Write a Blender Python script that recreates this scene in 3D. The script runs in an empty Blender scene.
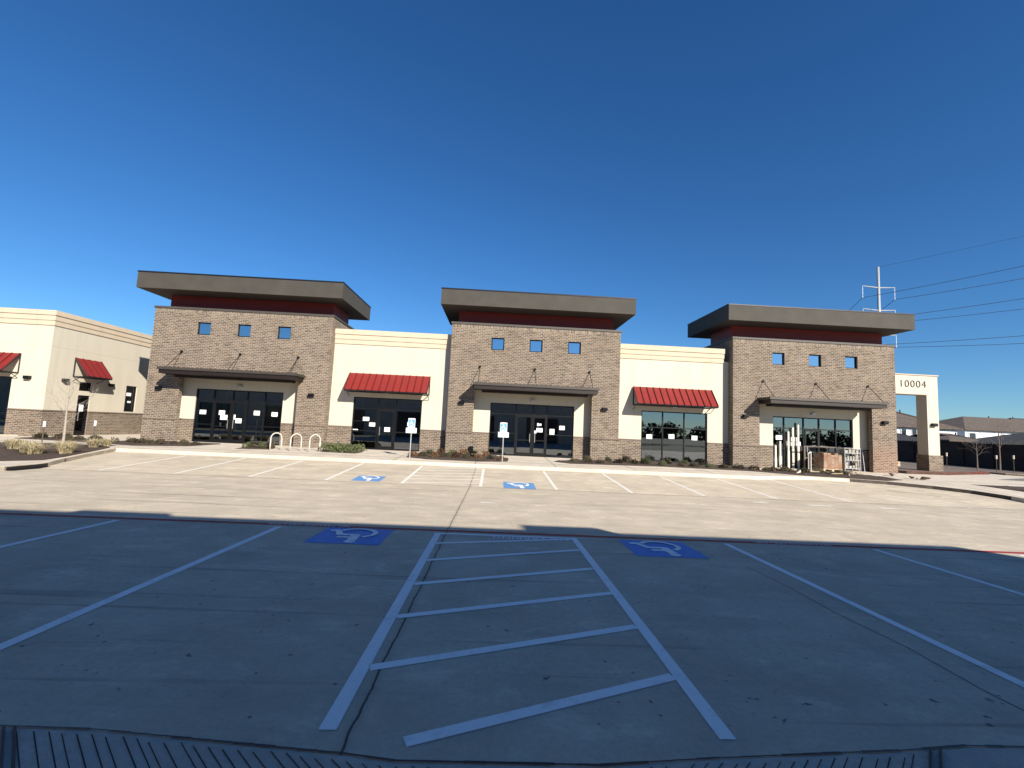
import bpy, bmesh, math, random
from mathutils import Vector, Matrix
S = bpy.context.scene
COL = S.collection
random.seed(7)
TAU = 2 * math.pi

# ------------------------------------------------------------------ camera
CAMH = 1.763
def cam_axes(p, yaw, roll):
    f = Vector((math.sin(yaw) * math.cos(p), math.cos(yaw) * math.cos(p), math.sin(p)))
    r = Vector((math.cos(yaw), -math.sin(yaw), 0)); u = r.cross(f)
    return r * math.cos(roll) + u * math.sin(roll), -r * math.sin(roll) + u * math.cos(roll), f
r_, u_, f_ = cam_axes(.0938, .0338, .0463)
cd = bpy.data.cameras.new('camera'); cam = bpy.data.objects.new('camera', cd); COL.objects.link(cam)
cam.matrix_world = Matrix(((r_.x, u_.x, -f_.x, 0), (r_.y, u_.y, -f_.y, 0), (r_.z, u_.z, -f_.z, CAMH), (0, 0, 0, 1)))
cd.sensor_width = 36; cd.lens = 36 * 465.19 / 1024; cd.clip_end = 6000; cd.clip_start = .05
S.camera = cam

# ------------------------------------------------------------------ light
sun_dir = Vector((0.65, -1.0, 0.64)).normalized()
az = math.atan2(0.65, -1.0); el = math.asin(sun_dir.z)
w = bpy.data.worlds.new("World"); S.world = w; w.use_nodes = True
nt = w.node_tree; bg = nt.nodes['Background']
sky = nt.nodes.new('ShaderNodeTexSky'); sky.sky_type = 'NISHITA'; sky.sun_disc = False
sky.sun_elevation = el; sky.sun_rotation = az
sky.air_density = 1.0; sky.dust_density = 0.15; sky.ozone_density = 4.0; sky.altitude = 200
hs = nt.nodes.new('ShaderNodeHueSaturation'); hs.inputs['Saturation'].default_value = 1.18
tn = nt.nodes.new('ShaderNodeMix'); tn.data_type = 'RGBA'; tn.blend_type = 'MULTIPLY'; tn.inputs[0].default_value = 1; tn.inputs[7].default_value = (.78, 1.05, 1.27, 1)
nt.links.new(sky.outputs[0], hs.inputs['Color']); nt.links.new(hs.outputs[0], tn.inputs[6]); nt.links.new(tn.outputs[2], bg.inputs[0])
bg.inputs[1].default_value = 0.057
sl = bpy.data.lights.new('sun', 'SUN'); sl.energy = 5.0; sl.angle = math.radians(.5); sl.color = (1, .93, .82)
so = bpy.data.objects.new('sun', sl); COL.objects.link(so)
so.rotation_euler = sun_dir.to_track_quat('Z', 'Y').to_euler()
S.view_settings.view_transform = 'Standard'; S.view_settings.look = 'None'
S.view_settings.exposure = 0.8; S.view_settings.gamma = 1; S.view_settings.use_curve_mapping = False

# ------------------------------------------------------------------ materials
class NT:
    def __init__(s, name):
        s.m = bpy.data.materials.new(name); s.m.use_nodes = True; s.t = s.m.node_tree
        s.b = s.t.nodes['Principled BSDF']; s.L = s.t.links
    def n(s, kind, **kw):
        x = s.t.nodes.new('ShaderNode' + kind)
        for k, v in kw.items(): setattr(x, k, v)
        return x
    def inp(s, sock, v):
        if isinstance(v, bpy.types.NodeSocket): s.L.new(v, sock)
        else: sock.default_value = v
    def math(s, op, a, b=0.0, c=0.0, clamp=False):
        x = s.n('Math', operation=op, use_clamp=clamp)
        for i, v in enumerate((a, b, c)): s.inp(x.inputs[i], v)
        return x.outputs[0]
    def mix(s, f, a, b, mode='MIX'):
        x = s.n('Mix', data_type='RGBA', blend_type=mode)
        s.inp(x.inputs[0], f); s.inp(x.inputs[6], a); s.inp(x.inputs[7], b)
        return x.outputs[2]
    def pos(s):
        return s.n('NewGeometry').outputs['Position']
    def scalev(s, v, sc):
        x = s.n('VectorMath', operation='MULTIPLY'); s.inp(x.inputs[0], v); x.inputs[1].default_value = sc; return x.outputs[0]
    def noise(s, v, scale, detail=4, rough=.55):
        x = s.n('TexNoise'); s.inp(x.inputs['Vector'], v); x.inputs['Scale'].default_value = scale
        x.inputs['Detail'].default_value = detail; x.inputs['Roughness'].default_value = rough
        return x.outputs[0]
    def ramp(s, f, lo, hi):
        return s.math('MULTIPLY', s.math('SUBTRACT', f, lo), 1 / (hi - lo), clamp=True)
    def bump(s, h, strength=.3, dist=.01):
        x = s.n('Bump'); x.inputs['Strength'].default_value = strength; x.inputs['Distance'].default_value = dist
        s.L.new(h, x.inputs['Height']); s.L.new(x.outputs[0], s.b.inputs['Normal'])
def c4(c): return (c[0], c[1], c[2], 1)
def simple(name, col, rough=.6, metal=0, var=.08, scale=6, spec=.5, col2=None, fine=None):
    k = NT(name); p = k.pos()
    f = k.noise(p, scale)
    c2 = col2 or tuple(x * (1 - var * 2) for x in col)
    c = k.mix(k.ramp(f, .3, .7), c4(col), c4(c2))
    if fine:
        c = k.mix(k.math('MULTIPLY', k.ramp(k.noise(p, fine, 2), .35, .7), .25), c, c4(tuple(x * .6 for x in col)))
    k.L.new(c, k.b.inputs['Base Color'])
    k.b.inputs['Roughness'].default_value = rough; k.b.inputs['Metallic'].default_value = metal
    k.b.inputs['Specular IOR Level'].default_value = spec
    return k.m
def concrete(name, base, tint, joints_x=(), joints_y=(), streaks=True, dark=1.0, jw=.008, stalls=False):
    k = NT(name); p = k.pos(); sx = k.n('SeparateXYZ'); k.L.new(p, sx.inputs[0])
    X, Y = sx.outputs[0], sx.outputs[1]
    big = k.noise(p, .22, 5, .6); mid = k.noise(p, 1.3, 6, .65); fine = k.noise(p, 22, 4, .7)
    c = k.mix(k.ramp(big, .3, .7), c4(base), c4(tint))
    c = k.mix(k.math('MULTIPLY', k.ramp(mid, .42, .70), .38), c, c4(tuple(x * .62 for x in base)))
    c = k.mix(k.math('MULTIPLY', k.ramp(fine, .45, .75), .42), c, c4(tuple(x * .6 for x in base)))
    pale = k.ramp(k.noise(k.scalev(p, (1.0, 1.7, 1)), 1.1, 9, .78), .53, .68)
    c = k.mix(k.math('MULTIPLY', pale, .55), c, c4(tuple(min(1, x * 1.55) for x in base)))
    if streaks:
        v = k.n('Mapping'); v.inputs['Rotation'].default_value = (0, 0, math.radians(-5)); v.inputs['Scale'].default_value = (.10, 1.6, 1)
        k.L.new(p, v.inputs['Vector'])
        st = k.ramp(k.noise(v.outputs[0], 1.5, 5, .6), .52, .72)
        c = k.mix(k.math('MULTIPLY', st, .26), c, c4(tuple(x * .55 for x in base)))
        v2 = k.n('Mapping'); v2.inputs['Rotation'].default_value = (0, 0, math.radians(9)); v2.inputs['Scale'].default_value = (.16, 4.5, 1)
        k.L.new(p, v2.inputs['Vector'])
        st2 = k.ramp(k.noise(v2.outputs[0], 1.1, 3, .5), .62, .70)
        c = k.mix(k.math('MULTIPLY', st2, .55), c, c4(tuple(x * .45 for x in base)))
        # oil drips and dark freckles
        spots = k.ramp(k.noise(p, 5.0, 3, .6), .70, .78)
        c = k.mix(k.math('MULTIPLY', spots, .6), c, c4((.05, .045, .04)))
    if stalls:   # patchy tyre grime and oil film, the same over the whole lot
        grime = k.ramp(k.noise(p, .8, 7, .7), .35, .75)
        c = k.mix(k.math('MULTIPLY', grime, .30), c, (.16, .145, .12, 1))
        scuff = k.math('MULTIPLY', k.ramp(k.noise(k.scalev(p, (1.3, 1, 1)), 2.1, 11, .82), .56, .66), k.ramp(k.noise(p, .45, 3), .46, .60))
        c = k.mix(k.math('MULTIPLY', scuff, .6), c, (.78, .71, .60, 1))
        drip = k.ramp(k.noise(p, 11, 2, .5), .72, .76)
        c = k.mix(k.math('MULTIPLY', drip, .75), c, (.05, .045, .04, 1))
    wob = k.math('MULTIPLY', k.math('SUBTRACT', k.noise(p, 3, 3), .5), .05)
    for ax, lst in ((X, joints_x), (Y, joints_y)):
        for j in lst:
            d = k.math('ABSOLUTE', k.math('ADD', k.math('SUBTRACT', ax, j), wob)); jj = jw * (2.6 if ax is Y else 1)
            mk = k.math('LESS_THAN', d, jj)
            c = k.mix(k.math('MULTIPLY', mk, .85), c, (.035, .03, .028, 1))
            soft = k.math('SUBTRACT', 1.0, k.ramp(d, jw, .07))
            c = k.mix(k.math('MULTIPLY', soft, .18), c, (.05, .045, .04, 1))
    k.L.new(c, k.b.inputs['Base Color']); k.b.inputs['Roughness'].default_value = .88
    k.b.inputs['Specular IOR Level'].default_value = .3
    k.bump(k.math('ADD', fine, k.math('MULTIPLY', mid, 1.5)), .5, .012)
    return k.m
def brick(name, c1, c2, mortar, soldier=False, red=False):
    k = NT(name); g = k.n('NewGeometry'); p = g.outputs['Position']
    sp = k.n('SeparateXYZ'); k.L.new(p, sp.inputs[0]); sn = k.n('SeparateXYZ'); k.L.new(g.outputs['Normal'], sn.inputs[0])
    side = k.math('GREATER_THAN', k.math('ABSOLUTE', sn.outputs[0]), .5)
    u = k.math('ADD', k.math('MULTIPLY', sp.outputs[1], side), k.math('MULTIPLY', sp.outputs[0], k.math('SUBTRACT', 1.0, side)))
    cb = k.n('CombineXYZ')
    if soldier: k.L.new(sp.outputs[2], cb.inputs[0]); k.L.new(u, cb.inputs[1])
    else: k.L.new(u, cb.inputs[0]); k.L.new(sp.outputs[2], cb.inputs[1])
    bt = k.n('TexBrick'); k.L.new(cb.outputs[0], bt.inputs['Vector'])
    bt.inputs['Scale'].default_value = 1; bt.inputs['Brick Width'].default_value = .25; bt.inputs['Row Height'].default_value = .095
    bt.inputs['Mortar Size'].default_value = .013; bt.inputs['Mortar Smooth'].default_value = .1; bt.inputs['Bias'].default_value = -.1
    bt.inputs['Color1'].default_value = c4(c1); bt.inputs['Color2'].default_value = c4(c2); bt.inputs['Mortar'].default_value = c4(mortar)
    # a few darker and lighter bricks by cell noise
    wn = k.n('TexVoronoi'); wn.inputs['Scale'].default_value = 1
    k.L.new(k.scalev(cb.outputs[0], (4.0, 10.53, 1)), wn.inputs['Vector'])
    vc = k.n('SeparateColor'); k.L.new(wn.outputs['Color'], vc.inputs[0])
    c = k.mix(k.math('MULTIPLY', k.ramp(vc.outputs[0], .75, .95), .35), bt.outputs['Color'], c4(tuple(min(1, x * 1.9) for x in c1)))
    c = k.mix(k.math('MULTIPLY', k.ramp(vc.outputs[1], .75, .95), .35), c, c4(tuple(x * .5 for x in c2)))
    big = k.noise(p, .6, 4)
    c = k.mix(k.math('MULTIPLY', k.ramp(big, .4, .75), .25), c, c4(tuple(x * .75 for x in c2)))
    if red:   # dusty reddish stain low on the far right pier
        mx = k.math('MULTIPLY', k.math('MULTIPLY', k.ramp(sp.outputs[0], 22.1, 22.3), k.math('LESS_THAN', sp.outputs[0], 23.8)), k.math('SUBTRACT', 1.0, k.ramp(k.math('ADD', sp.outputs[2], k.math('MULTIPLY', k.noise(p, 2), .8)), 1.6, 2.5)))
        c = k.mix(k.math('MULTIPLY', mx, .16), c, (.36, .14, .09, 1))
    k.L.new(c, k.b.inputs['Base Color']); k.b.inputs['Roughness'].default_value = .9; k.b.inputs['Specular IOR Level'].default_value = .2
    k.bump(k.math('SUBTRACT', 1.0, bt.outputs['Fac']), .5, .01)
    return k.m
def stucco(name, col):
    k = NT(name); p = k.pos()
    sp = k.n('SeparateXYZ'); k.L.new(p, sp.inputs[0])
    f = k.noise(k.scalev(p, (1, 1, .35)), 1.2, 5); g = k.noise(p, 60, 3, .7)
    c = k.mix(k.math('MULTIPLY', k.ramp(f, .4, .75), .5), c4(col), c4((col[0] * .86, col[1] * .85, col[2] * .82)))
    d = k.math('ABSOLUTE', k.math('SUBTRACT', sp.outputs[2], 5.05))
    c = k.mix(k.math('MULTIPLY', k.math('LESS_THAN', d, .014), .35), c, c4(tuple(x * .5 for x in col)))
    vx = k.math('ABSOLUTE', k.math('SUBTRACT', k.math('MODULO', k.math('ADD', sp.outputs[0], 60.35), 3.35), 1.6))
    c = k.mix(k.math('MULTIPLY', k.math('LESS_THAN', vx, .012), .22), c, c4(tuple(x * .5 for x in col)))
    dr = k.ramp(k.noise(k.scalev(p, (3.2, 3.2, .16)), 1.6, 4, .6), .56, .74)
    c = k.mix(k.math('MULTIPLY', dr, .22), c, c4((col[0] * .66, col[1] * .62, col[2] * .56)))
    k.L.new(c, k.b.inputs['Base Color']); k.b.inputs['Roughness'].default_value = .92; k.b.inputs['Specular IOR Level'].default_value = .2
    k.bump(g, .4, .006)
    return k.m
def glass(name, tint, base, rough=.01):
    m = bpy.data.materials.new(name); m.use_nodes = True; t = m.node_tree; t.nodes.clear()
    o = t.nodes.new('ShaderNodeOutputMaterial'); tr = t.nodes.new('ShaderNodeBsdfTransparent'); gl = t.nodes.new('ShaderNodeBsdfGlossy')
    tr.inputs[0].default_value = c4(tint); gl.inputs['Color'].default_value = (.85, .92, 1, 1); gl.inputs['Roughness'].default_value = rough
    fr = t.nodes.new('ShaderNodeFresnel'); fr.inputs[0].default_value = 1.5
    ad = t.nodes.new('ShaderNodeMath'); ad.operation = 'ADD'; ad.use_clamp = True; ad.inputs[1].default_value = base
    t.links.new(fr.outputs[0], ad.inputs[0])
    nz = t.nodes.new('ShaderNodeTexNoise'); nz.inputs['Scale'].default_value = .9; nz.inputs['Detail'].default_value = 1
    ge = t.nodes.new('ShaderNodeNewGeometry'); t.links.new(ge.outputs['Position'], nz.inputs['Vector'])
    bp = t.nodes.new('ShaderNodeBump'); bp.inputs['Strength'].default_value = .07; bp.inputs['Distance'].default_value = .02
    t.links.new(nz.outputs[0], bp.inputs['Height']); t.links.new(bp.outputs[0], gl.inputs['Normal'])
    mx = t.nodes.new('ShaderNodeMixShader'); t.links.new(ad.outputs[0], mx.inputs[0]); t.links.new(tr.outputs[0], mx.inputs[1]); t.links.new(gl.outputs[0], mx.inputs[2])
    t.links.new(mx.outputs[0], o.inputs[0]); return m
def paint(name, col, wear=.35, scale=9):
    k = NT(name); p = k.pos()
    f = k.noise(p, scale, 6, .75); g = k.noise(p, 1.7, 4)
    msk = k.ramp(k.math('ADD', k.math('MULTIPLY', f, .8), k.math('MULTIPLY', g, .35)), .60, .74)
    chip = k.ramp(k.noise(p, 38, 4, .7), .64, .68)
    msk = k.math('MAXIMUM', msk, k.math('MULTIPLY', chip, 1.6))
    c = k.mix(k.math('MULTIPLY', msk, wear, clamp=True), c4(col), (.25, .22, .18, 1))
    k.L.new(c, k.b.inputs['Base Color']); k.b.inputs['Roughness'].default_value = .75
    return k.m
def leafmat(name, a, b):
    k = NT(name); inf = k.n('NewGeometry')
    c = k.mix(inf.outputs['Random Per Island'], c4(a), c4(b))
    k.L.new(c, k.b.inputs['Base Color']); k.b.inputs['Roughness'].default_value = .8; k.b.inputs['Specular IOR Level'].default_value = .2
    return k.m

M = dict(
    lot=concrete('lot concrete', (.58, .495, .37), (.64, .55, .42), joints_x=(-.75,), joints_y=(16.62,), stalls=True),
    walk=concrete('sidewalk concrete', (.56, .49, .395), (.62, .545, .445), joints_x=tuple(-16 + 1.9 * i for i in range(0, 21, 2)), joints_y=(23.2,), streaks=False, jw=.012),
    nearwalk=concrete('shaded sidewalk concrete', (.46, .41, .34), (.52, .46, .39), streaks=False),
    kerb=concrete('kerb concrete', (.60, .52, .41), (.64, .56, .45), streaks=False),
    slab=simple('interior slab', (.48, .46, .42), .5),
    brick=brick('brown brick', (.170, .124, .088), (.090, .064, .047), (.34, .298, .245), red=True),
    soldier=brick('soldier course brick', (.23, .175, .125), (.09, .065, .05), (.33, .29, .24), soldier=True),
    ledge=simple('brick ledge', (.16, .115, .09), .85),
    stucco=stucco('cream stucco', (.545, .50, .405)),
    cornice=stucco('tan cornice stucco', (.54, .45, .335)),
    fascia=simple('bronze fascia stucco', (.060, .053, .042), .8, 0, .14, 1.2, fine=14),
    edge=simple('dark metal edge', (.02, .02, .024), .4, .5),
    soffit=simple('soffit paint', (.05, .042, .036), .8),
    maroon=simple('maroon metal band', (.20, .014, .012), .6),
    coping=simple('bronze coping metal', (.07, .06, .052), .6, .1),
    canopy=simple('canopy steel', (.062, .052, .043), .5, .2),
    canopy2=simple('canopy beam steel', (.018, .011, .009), .5, .2),
    red=simple('red standing seam metal', (.235, .022, .017), .45, .1, .06, 2),
    seam=simple('red seam ribs', (.12, .013, .011), .45, .1),
    black=simple('black aluminium frame', (.012, .012, .013), .35, .4),
    glass=glass('tinted storefront glass', (.36, .38, .39), .17),
    mirror=glass('clerestory glass', (.12, .14, .16), .55),
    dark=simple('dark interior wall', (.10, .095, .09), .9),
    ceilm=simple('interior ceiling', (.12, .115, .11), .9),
    paper=simple('white paper', (.82, .82, .80), .7, 0, .02),
    steel=simple('galvanised steel', (.50, .50, .50), .4, .6),
    hoop=simple('pale painted steel', (.62, .58, .50), .45, .2),
    white=paint('white lot paint', (.88, .87, .84), .25),
    farwhite=paint('white lot paint worn', (.74, .71, .64), .25),
    blue=paint('blue lot paint', (.045, .25, .62), .3, 9),
    farblue=paint('sun faded blue lot paint', (.10, .26, .52), .5, 6),
    symw=paint('white symbol paint', (.86, .88, .88), .35, 14),
    redp=paint('red fire lane paint', (.36, .02, .025), .45, 7),
    signblue=simple('sign blue', (.12, .36, .55), .4), signw=simple('sign white', (.85, .86, .86), .4),
    mulch=simple('dark mulch', (.075, .048, .034), .95, 0, .3, 18, fine=60),
    dirt=simple('brown dirt', (.20, .15, .11), .95, 0, .25, 2, fine=30),
    grassy=simple('dry ground', (.14, .12, .06), .95, 0, .3, .05),
    bark=simple('pale grey bark', (.40, .35, .29), .9, 0, .2, 20),
    darkbark=simple('brown bark', (.22, .17, .14), .9, 0, .2, 20),
    leafg=leafmat('green leaves', (.06, .075, .03), (.10, .11, .05)),
    leafd=leafmat('dull dark leaves', (.05, .05, .03), (.10, .075, .045)),
    leafr=leafmat('bronze leaves', (.11, .055, .03), (.17, .10, .05)),
    straw=leafmat('straw blades', (.56, .46, .28), (.38, .33, .20)),
    wood=leafmat('pale timber', (.45, .33, .20), (.62, .50, .34)),
    stud=simple('pale steel stud', (.72, .66, .52), .5),
    pallet=leafmat('loose bricks', (.26, .14, .09), (.34, .25, .18)),
    fence=simple('dark brown fence boards', (.045, .028, .022), .9, 0, .25, 1.5),
    roof=simple('brown grey shingles', (.13, .10, .08), .95, 0, .2, 2, fine=8),
    roofd=simple('dark shingles', (.026, .027, .032), .95, 0, .2, 2, fine=8),
    siding=simple('white siding', (.74, .76, .78), .7), houseb=simple('brown house brick', (.12, .075, .055), .9),
    hglass=simple('house window', (.03, .04, .05), .15),
    pole=simple('weathered steel pole', (.42, .44, .45), .5, .3), wire=simple('cable', (.06, .065, .07), .5, .3),
    post=simple('stake', (.10, .08, .06), .8),
)

# ------------------------------------------------------------------ builders
class MB:
    def __init__(s): s.v = []; s.f = []; s.mi = []; s.cur = 0
    def face(s, *pts):
        i = len(s.v); s.v += [tuple(p) for p in pts]; s.f.append(tuple(range(i, i + len(pts)))); s.mi.append(s.cur)
    def box(s, x0, x1, y0, y1, z0, z1):
        if x0 > x1: x0, x1 = x1, x0
        i = len(s.v)
        s.v += [(x0, y0, z0), (x1, y0, z0), (x1, y1, z0), (x0, y1, z0), (x0, y0, z1), (x1, y0, z1), (x1, y1, z1), (x0, y1, z1)]
        for q in ((0, 3, 2, 1), (4, 5, 6, 7), (0, 1, 5, 4), (1, 2, 6, 5), (2, 3, 7, 6), (3, 0, 4, 7)):
            s.f.append(tuple(i + k for k in q)); s.mi.append(s.cur)
        return s
    def tube(s, a, b, r0, r1=None, n=6, cap=True):
        a, b = Vector(a), Vector(b); r1 = r0 if r1 is None else r1
        d = (b - a).normalized(); e = d.orthogonal().normalized(); g = d.cross(e); i = len(s.v)
        for k in range(n):
            t = TAU * k / n; o = e * math.cos(t) + g * math.sin(t)
            s.v.append(tuple(a + o * r0)); s.v.append(tuple(b + o * r1))
        for k in range(n):
            j = (k + 1) % n; s.f.append((i + 2 * k, i + 2 * j, i + 2 * j + 1, i + 2 * k + 1)); s.mi.append(s.cur)
        if cap:
            s.f.append(tuple(i + 2 * k for k in range(n))[::-1]); s.f.append(tuple(i + 2 * k + 1 for k in range(n))); s.mi += [s.cur] * 2
        return s
    def path(s, pts, r, n=6):
        for a, b in zip(pts, pts[1:]): s.tube(a, b, r, r, n)
        return s
    def panel(s, axis, c0, c1, a0, a1, z0, z1, holes=()):
        """wall slab lying in plane axis='y' (c=y, a=x) or 'x' (c=x, a=y), with rectangular holes, real thickness"""
        xs = sorted({a0, a1, *[v for h in holes for v in h[:2] if a0 < v < a1]})
        zs = sorted({z0, z1, *[v for h in holes for v in h[2:] if z0 < v < z1]})
        def solid(i, j):
            if i < 0 or j < 0 or i >= len(xs) - 1 or j >= len(zs) - 1: return False
            x = (xs[i] + xs[i + 1]) / 2; z = (zs[j] + zs[j + 1]) / 2
            return not any(h[0] < x < h[1] and h[2] < z < h[3] for h in holes)
        P = (lambda a, c, z: (a, c, z)) if axis == 'y' else (lambda a, c, z: (c, a, z))
        for i in range(len(xs) - 1):
            for j in range(len(zs) - 1):
                if not solid(i, j): continue
                A, B, Z, W = xs[i], xs[i + 1], zs[j], zs[j + 1]
                s.face(P(A, c0, Z), P(B, c0, Z), P(B, c0, W), P(A, c0, W)); s.face(P(B, c1, Z), P(A, c1, Z), P(A, c1, W), P(B, c1, W))
                if not solid(i - 1, j): s.face(P(A, c1, Z), P(A, c0, Z), P(A, c0, W), P(A, c1, W))
                if not solid(i + 1, j): s.face(P(B, c0, Z), P(B, c1, Z), P(B, c1, W), P(B, c0, W))
                if not solid(i, j - 1): s.face(P(A, c1, Z), P(B, c1, Z), P(B, c0, Z), P(A, c0, Z))
                if not solid(i, j + 1): s.face(P(A, c0, W), P(B, c0, W), P(B, c1, W), P(A, c1, W))
        return s
ORG = {}
def world_origin(o): return ORG.get(o.name, Vector((0, 0, 0)))
def link(o, parent, origin):
    COL.objects.link(o); ORG[o.name] = Vector(origin)
    if parent: o.parent = parent; o.location = Vector(origin) - world_origin(parent)
    else: o.location = origin
def thing(name, label, cat, loc, group=None):
    o = bpy.data.objects.new(name, None); o.empty_display_size = .2; link(o, None, Vector(loc))
    o['label'] = label; o['category'] = cat
    if group: o['group'] = group
    return o
def build(name, mb, mats, parent=None, recalc=True, smooth=False):
    if not isinstance(mats, (list, tuple)): mats = [mats]
    xs = [v[0] for v in mb.v]; ys = [v[1] for v in mb.v]; zs = [v[2] for v in mb.v]
    c = Vector(((min(xs) + max(xs)) / 2, (min(ys) + max(ys)) / 2, min(zs)))
    me = bpy.data.meshes.new(name); me.from_pydata([(v[0] - c.x, v[1] - c.y, v[2] - c.z) for v in mb.v], [], mb.f)
    for m in mats: me.materials.append(m)
    for p, k in zip(me.polygons, mb.mi): p.material_index = k; p.use_smooth = smooth
    if recalc:
        bm = bmesh.new(); bm.from_mesh(me); bmesh.ops.remove_doubles(bm, verts=bm.verts, dist=1e-5); bmesh.ops.recalc_face_normals(bm, faces=bm.faces); bm.to_mesh(me); bm.free()
    me.update(); o = bpy.data.objects.new(name, me); link(o, parent, c); return o
def tag(o, label, cat, group=None, kind=None):
    o['label'] = label; o['category'] = cat
    if group: o['group'] = group
    if kind: o['kind'] = kind
    return o
def struct(o): o['kind'] = 'structure'; return o
def stuff(o, label, cat): return tag(o, label, cat, None, 'stuff')

def interp(y, pts):
    if y <= pts[0][0]: return pts[0][1]
    for (a, b), (c, d) in zip(pts, pts[1:]):
        if y <= c: return b + (d - b) * (y - a) / (c - a)
    return pts[-1][1]
LOT = [(-30, 0), (0, 0), (8.4, -.126), (16.62, -.36), (21.7, -.12), (24, -.02), (60, .05)]
lotz = lambda x, y: interp(y, LOT)
WK = [(-30, .14), (0, .14), (8.4, .014), (16.62, -.22), (21.7, .02), (24, .085), (27, .15), (400, .15)]
walkz = lambda x, y: interp(y, WK)
CUTS = [0, 8.4, 16.62, 21.7, 24, 27]
def sheet(name, pts, zf, mat, dz=0.0, skirt=.3, sub=None, bumpz=0, parent=None):
    bm = bmesh.new(); vs = [bm.verts.new((x, y, 0)) for x, y in pts]; f = bm.faces.new(vs)
    bmesh.ops.triangulate(bm, faces=[f])
    ys = [p[1] for p in pts]; xs = [p[0] for p in pts]
    cuts = [c for c in CUTS if min(ys) < c < max(ys)]
    for c in cuts: bmesh.ops.bisect_plane(bm, geom=bm.verts[:] + bm.edges[:] + bm.faces[:], plane_co=(0, c, 0), plane_no=(0, 1, 0))
    if sub:
        y = min(ys) + sub
        while y < max(ys): bmesh.ops.bisect_plane(bm, geom=bm.verts[:] + bm.edges[:] + bm.faces[:], plane_co=(0, y + .003, 0), plane_no=(0, 1, 0)); y += sub
        x = min(xs) + sub
        while x < max(xs): bmesh.ops.bisect_plane(bm, geom=bm.verts[:] + bm.edges[:] + bm.faces[:], plane_co=(x + .003, 0, 0), plane_no=(1, 0, 0)); x += sub
    bmesh.ops.remove_doubles(bm, verts=bm.verts, dist=1e-4)
    bnd = set(v for e in bm.edges if e.is_boundary for v in e.verts)
    for v in bm.verts:
        v.co.z = zf(v.co.x, v.co.y) + dz + (random.uniform(0, bumpz) if bumpz and v not in bnd else 0)
    for fc in bm.faces:
        if fc.normal.z < 0: fc.normal_flip()
    bmesh.ops.recalc_face_normals(bm, faces=bm.faces)
    if skirt:
        be = [e for e in bm.edges if e.is_boundary]
        r = bmesh.ops.extrude_edge_only(bm, edges=be)
        for v in [g for g in r['geom'] if isinstance(g, bmesh.types.BMVert)]: v.co.z -= skirt
    bm.normal_update(); 
    mb = MB(); mb.v = [tuple(v.co) for v in bm.verts]; bm.verts.index_update()
    mb.f = [tuple(v.index for v in q.verts) for q in bm.faces]; mb.mi = [0] * len(mb.f); bm.free()
    return build(name, mb, mat, parent)

# ------------------------------------------------------------------ ground
g = MB(); g.face((-2500, -2500, -.7), (2500, -2500, -.7), (2500, 2500, -.7), (-2500, 2500, -.7)); struct(build('ground', g, M['grassy']))
EDGE = [(-14, 2.95), (-2.69, 2.89), (-2.19, 2.88), (-.75, 2.73), (-.44, 2.68), (.66, 2.68), (1.36, 2.76), (2.5, 2.86), (2.97, 2.92), (14, 2.98)]
struct(sheet('parking_lot', [(-60, 2.4), (60, 2.4), (60, 30), (-60, 30)], lotz, M['lot'], 0, .2))
# near sidewalk with scored grooves
EDGE2 = [(x, y - .012) for x, y in EDGE]
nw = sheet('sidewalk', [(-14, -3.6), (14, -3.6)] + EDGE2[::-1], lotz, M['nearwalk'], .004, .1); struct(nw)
gm = MB()
for side in (-1, 1):          # two fields of slanting scored grooves, mirrored
    x = 2.56
    while x > .2:
        ye = interp(side * x, EDGE) - .035 - random.uniform(0, .03); L = min(1.3, (x - .1) / .72); w_ = random.uniform(.007, .010)
        d = (-side * .72 * L, -.69 * L); z = lotz(0, ye) + .0085
        gm.face((side * x, ye, z), (side * (x - w_), ye, z), (side * (x - w_ * 1.2) + d[0], ye + d[1], z + .001), (side * x + d[0], ye + d[1], z + .001))
        x -= random.uniform(.080, .090)
struct(build('scored_groove', gm, simple('dark groove dirt', (.05, .042, .035), .95), None, False))
gm = MB()
for x, side in ((-2.66, -1), (-2.60, -1), (2.68, 1), (2.75, 1)):
    ye = interp(x, EDGE) - .02; z = lotz(0, ye); dx = -side * .6
    A = [(x, ye), (x + .018, ye), (x + .018 + dx, ye - .62), (x + dx, ye - .62)]
    gm.face(*[(p, q, z + .022) for p, q in A])
    for i in range(4): j = (i + 1) % 4; gm.face(*[(A[i][0], A[i][1], z), (A[j][0], A[j][1], z), (A[j][0], A[j][1], z + .022), (A[i][0], A[i][1], z + .022)])
struct(build('paving_edge', gm, simple('rusty steel angle', (.10, .075, .06), .7, .4)))
crk = MB()
for i in range(len(EDGE) - 1):
    (xa, ya), (xb, yb) = EDGE[i], EDGE[i + 1]
    n = max(2, int((xb - xa) / .12)); 
    for k in range(n):
        a = k / n; b = (k + 1) / n; wv = lambda t: ya + (yb - ya) * t
        w1 = .004 + .007 * random.random()
        crk.face((xa + (xb - xa) * a, wv(a) - w1, lotz(0, ya) + .009), (xa + (xb - xa) * b, wv(b) - w1, lotz(0, yb) + .009), (xa + (xb - xa) * b, wv(b) + w1, lotz(0, yb) + .009), (xa + (xb - xa) * a, wv(a) + w1, lotz(0, ya) + .009))
struct(build('pavement_joint', crk, M['edge']))

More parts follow.
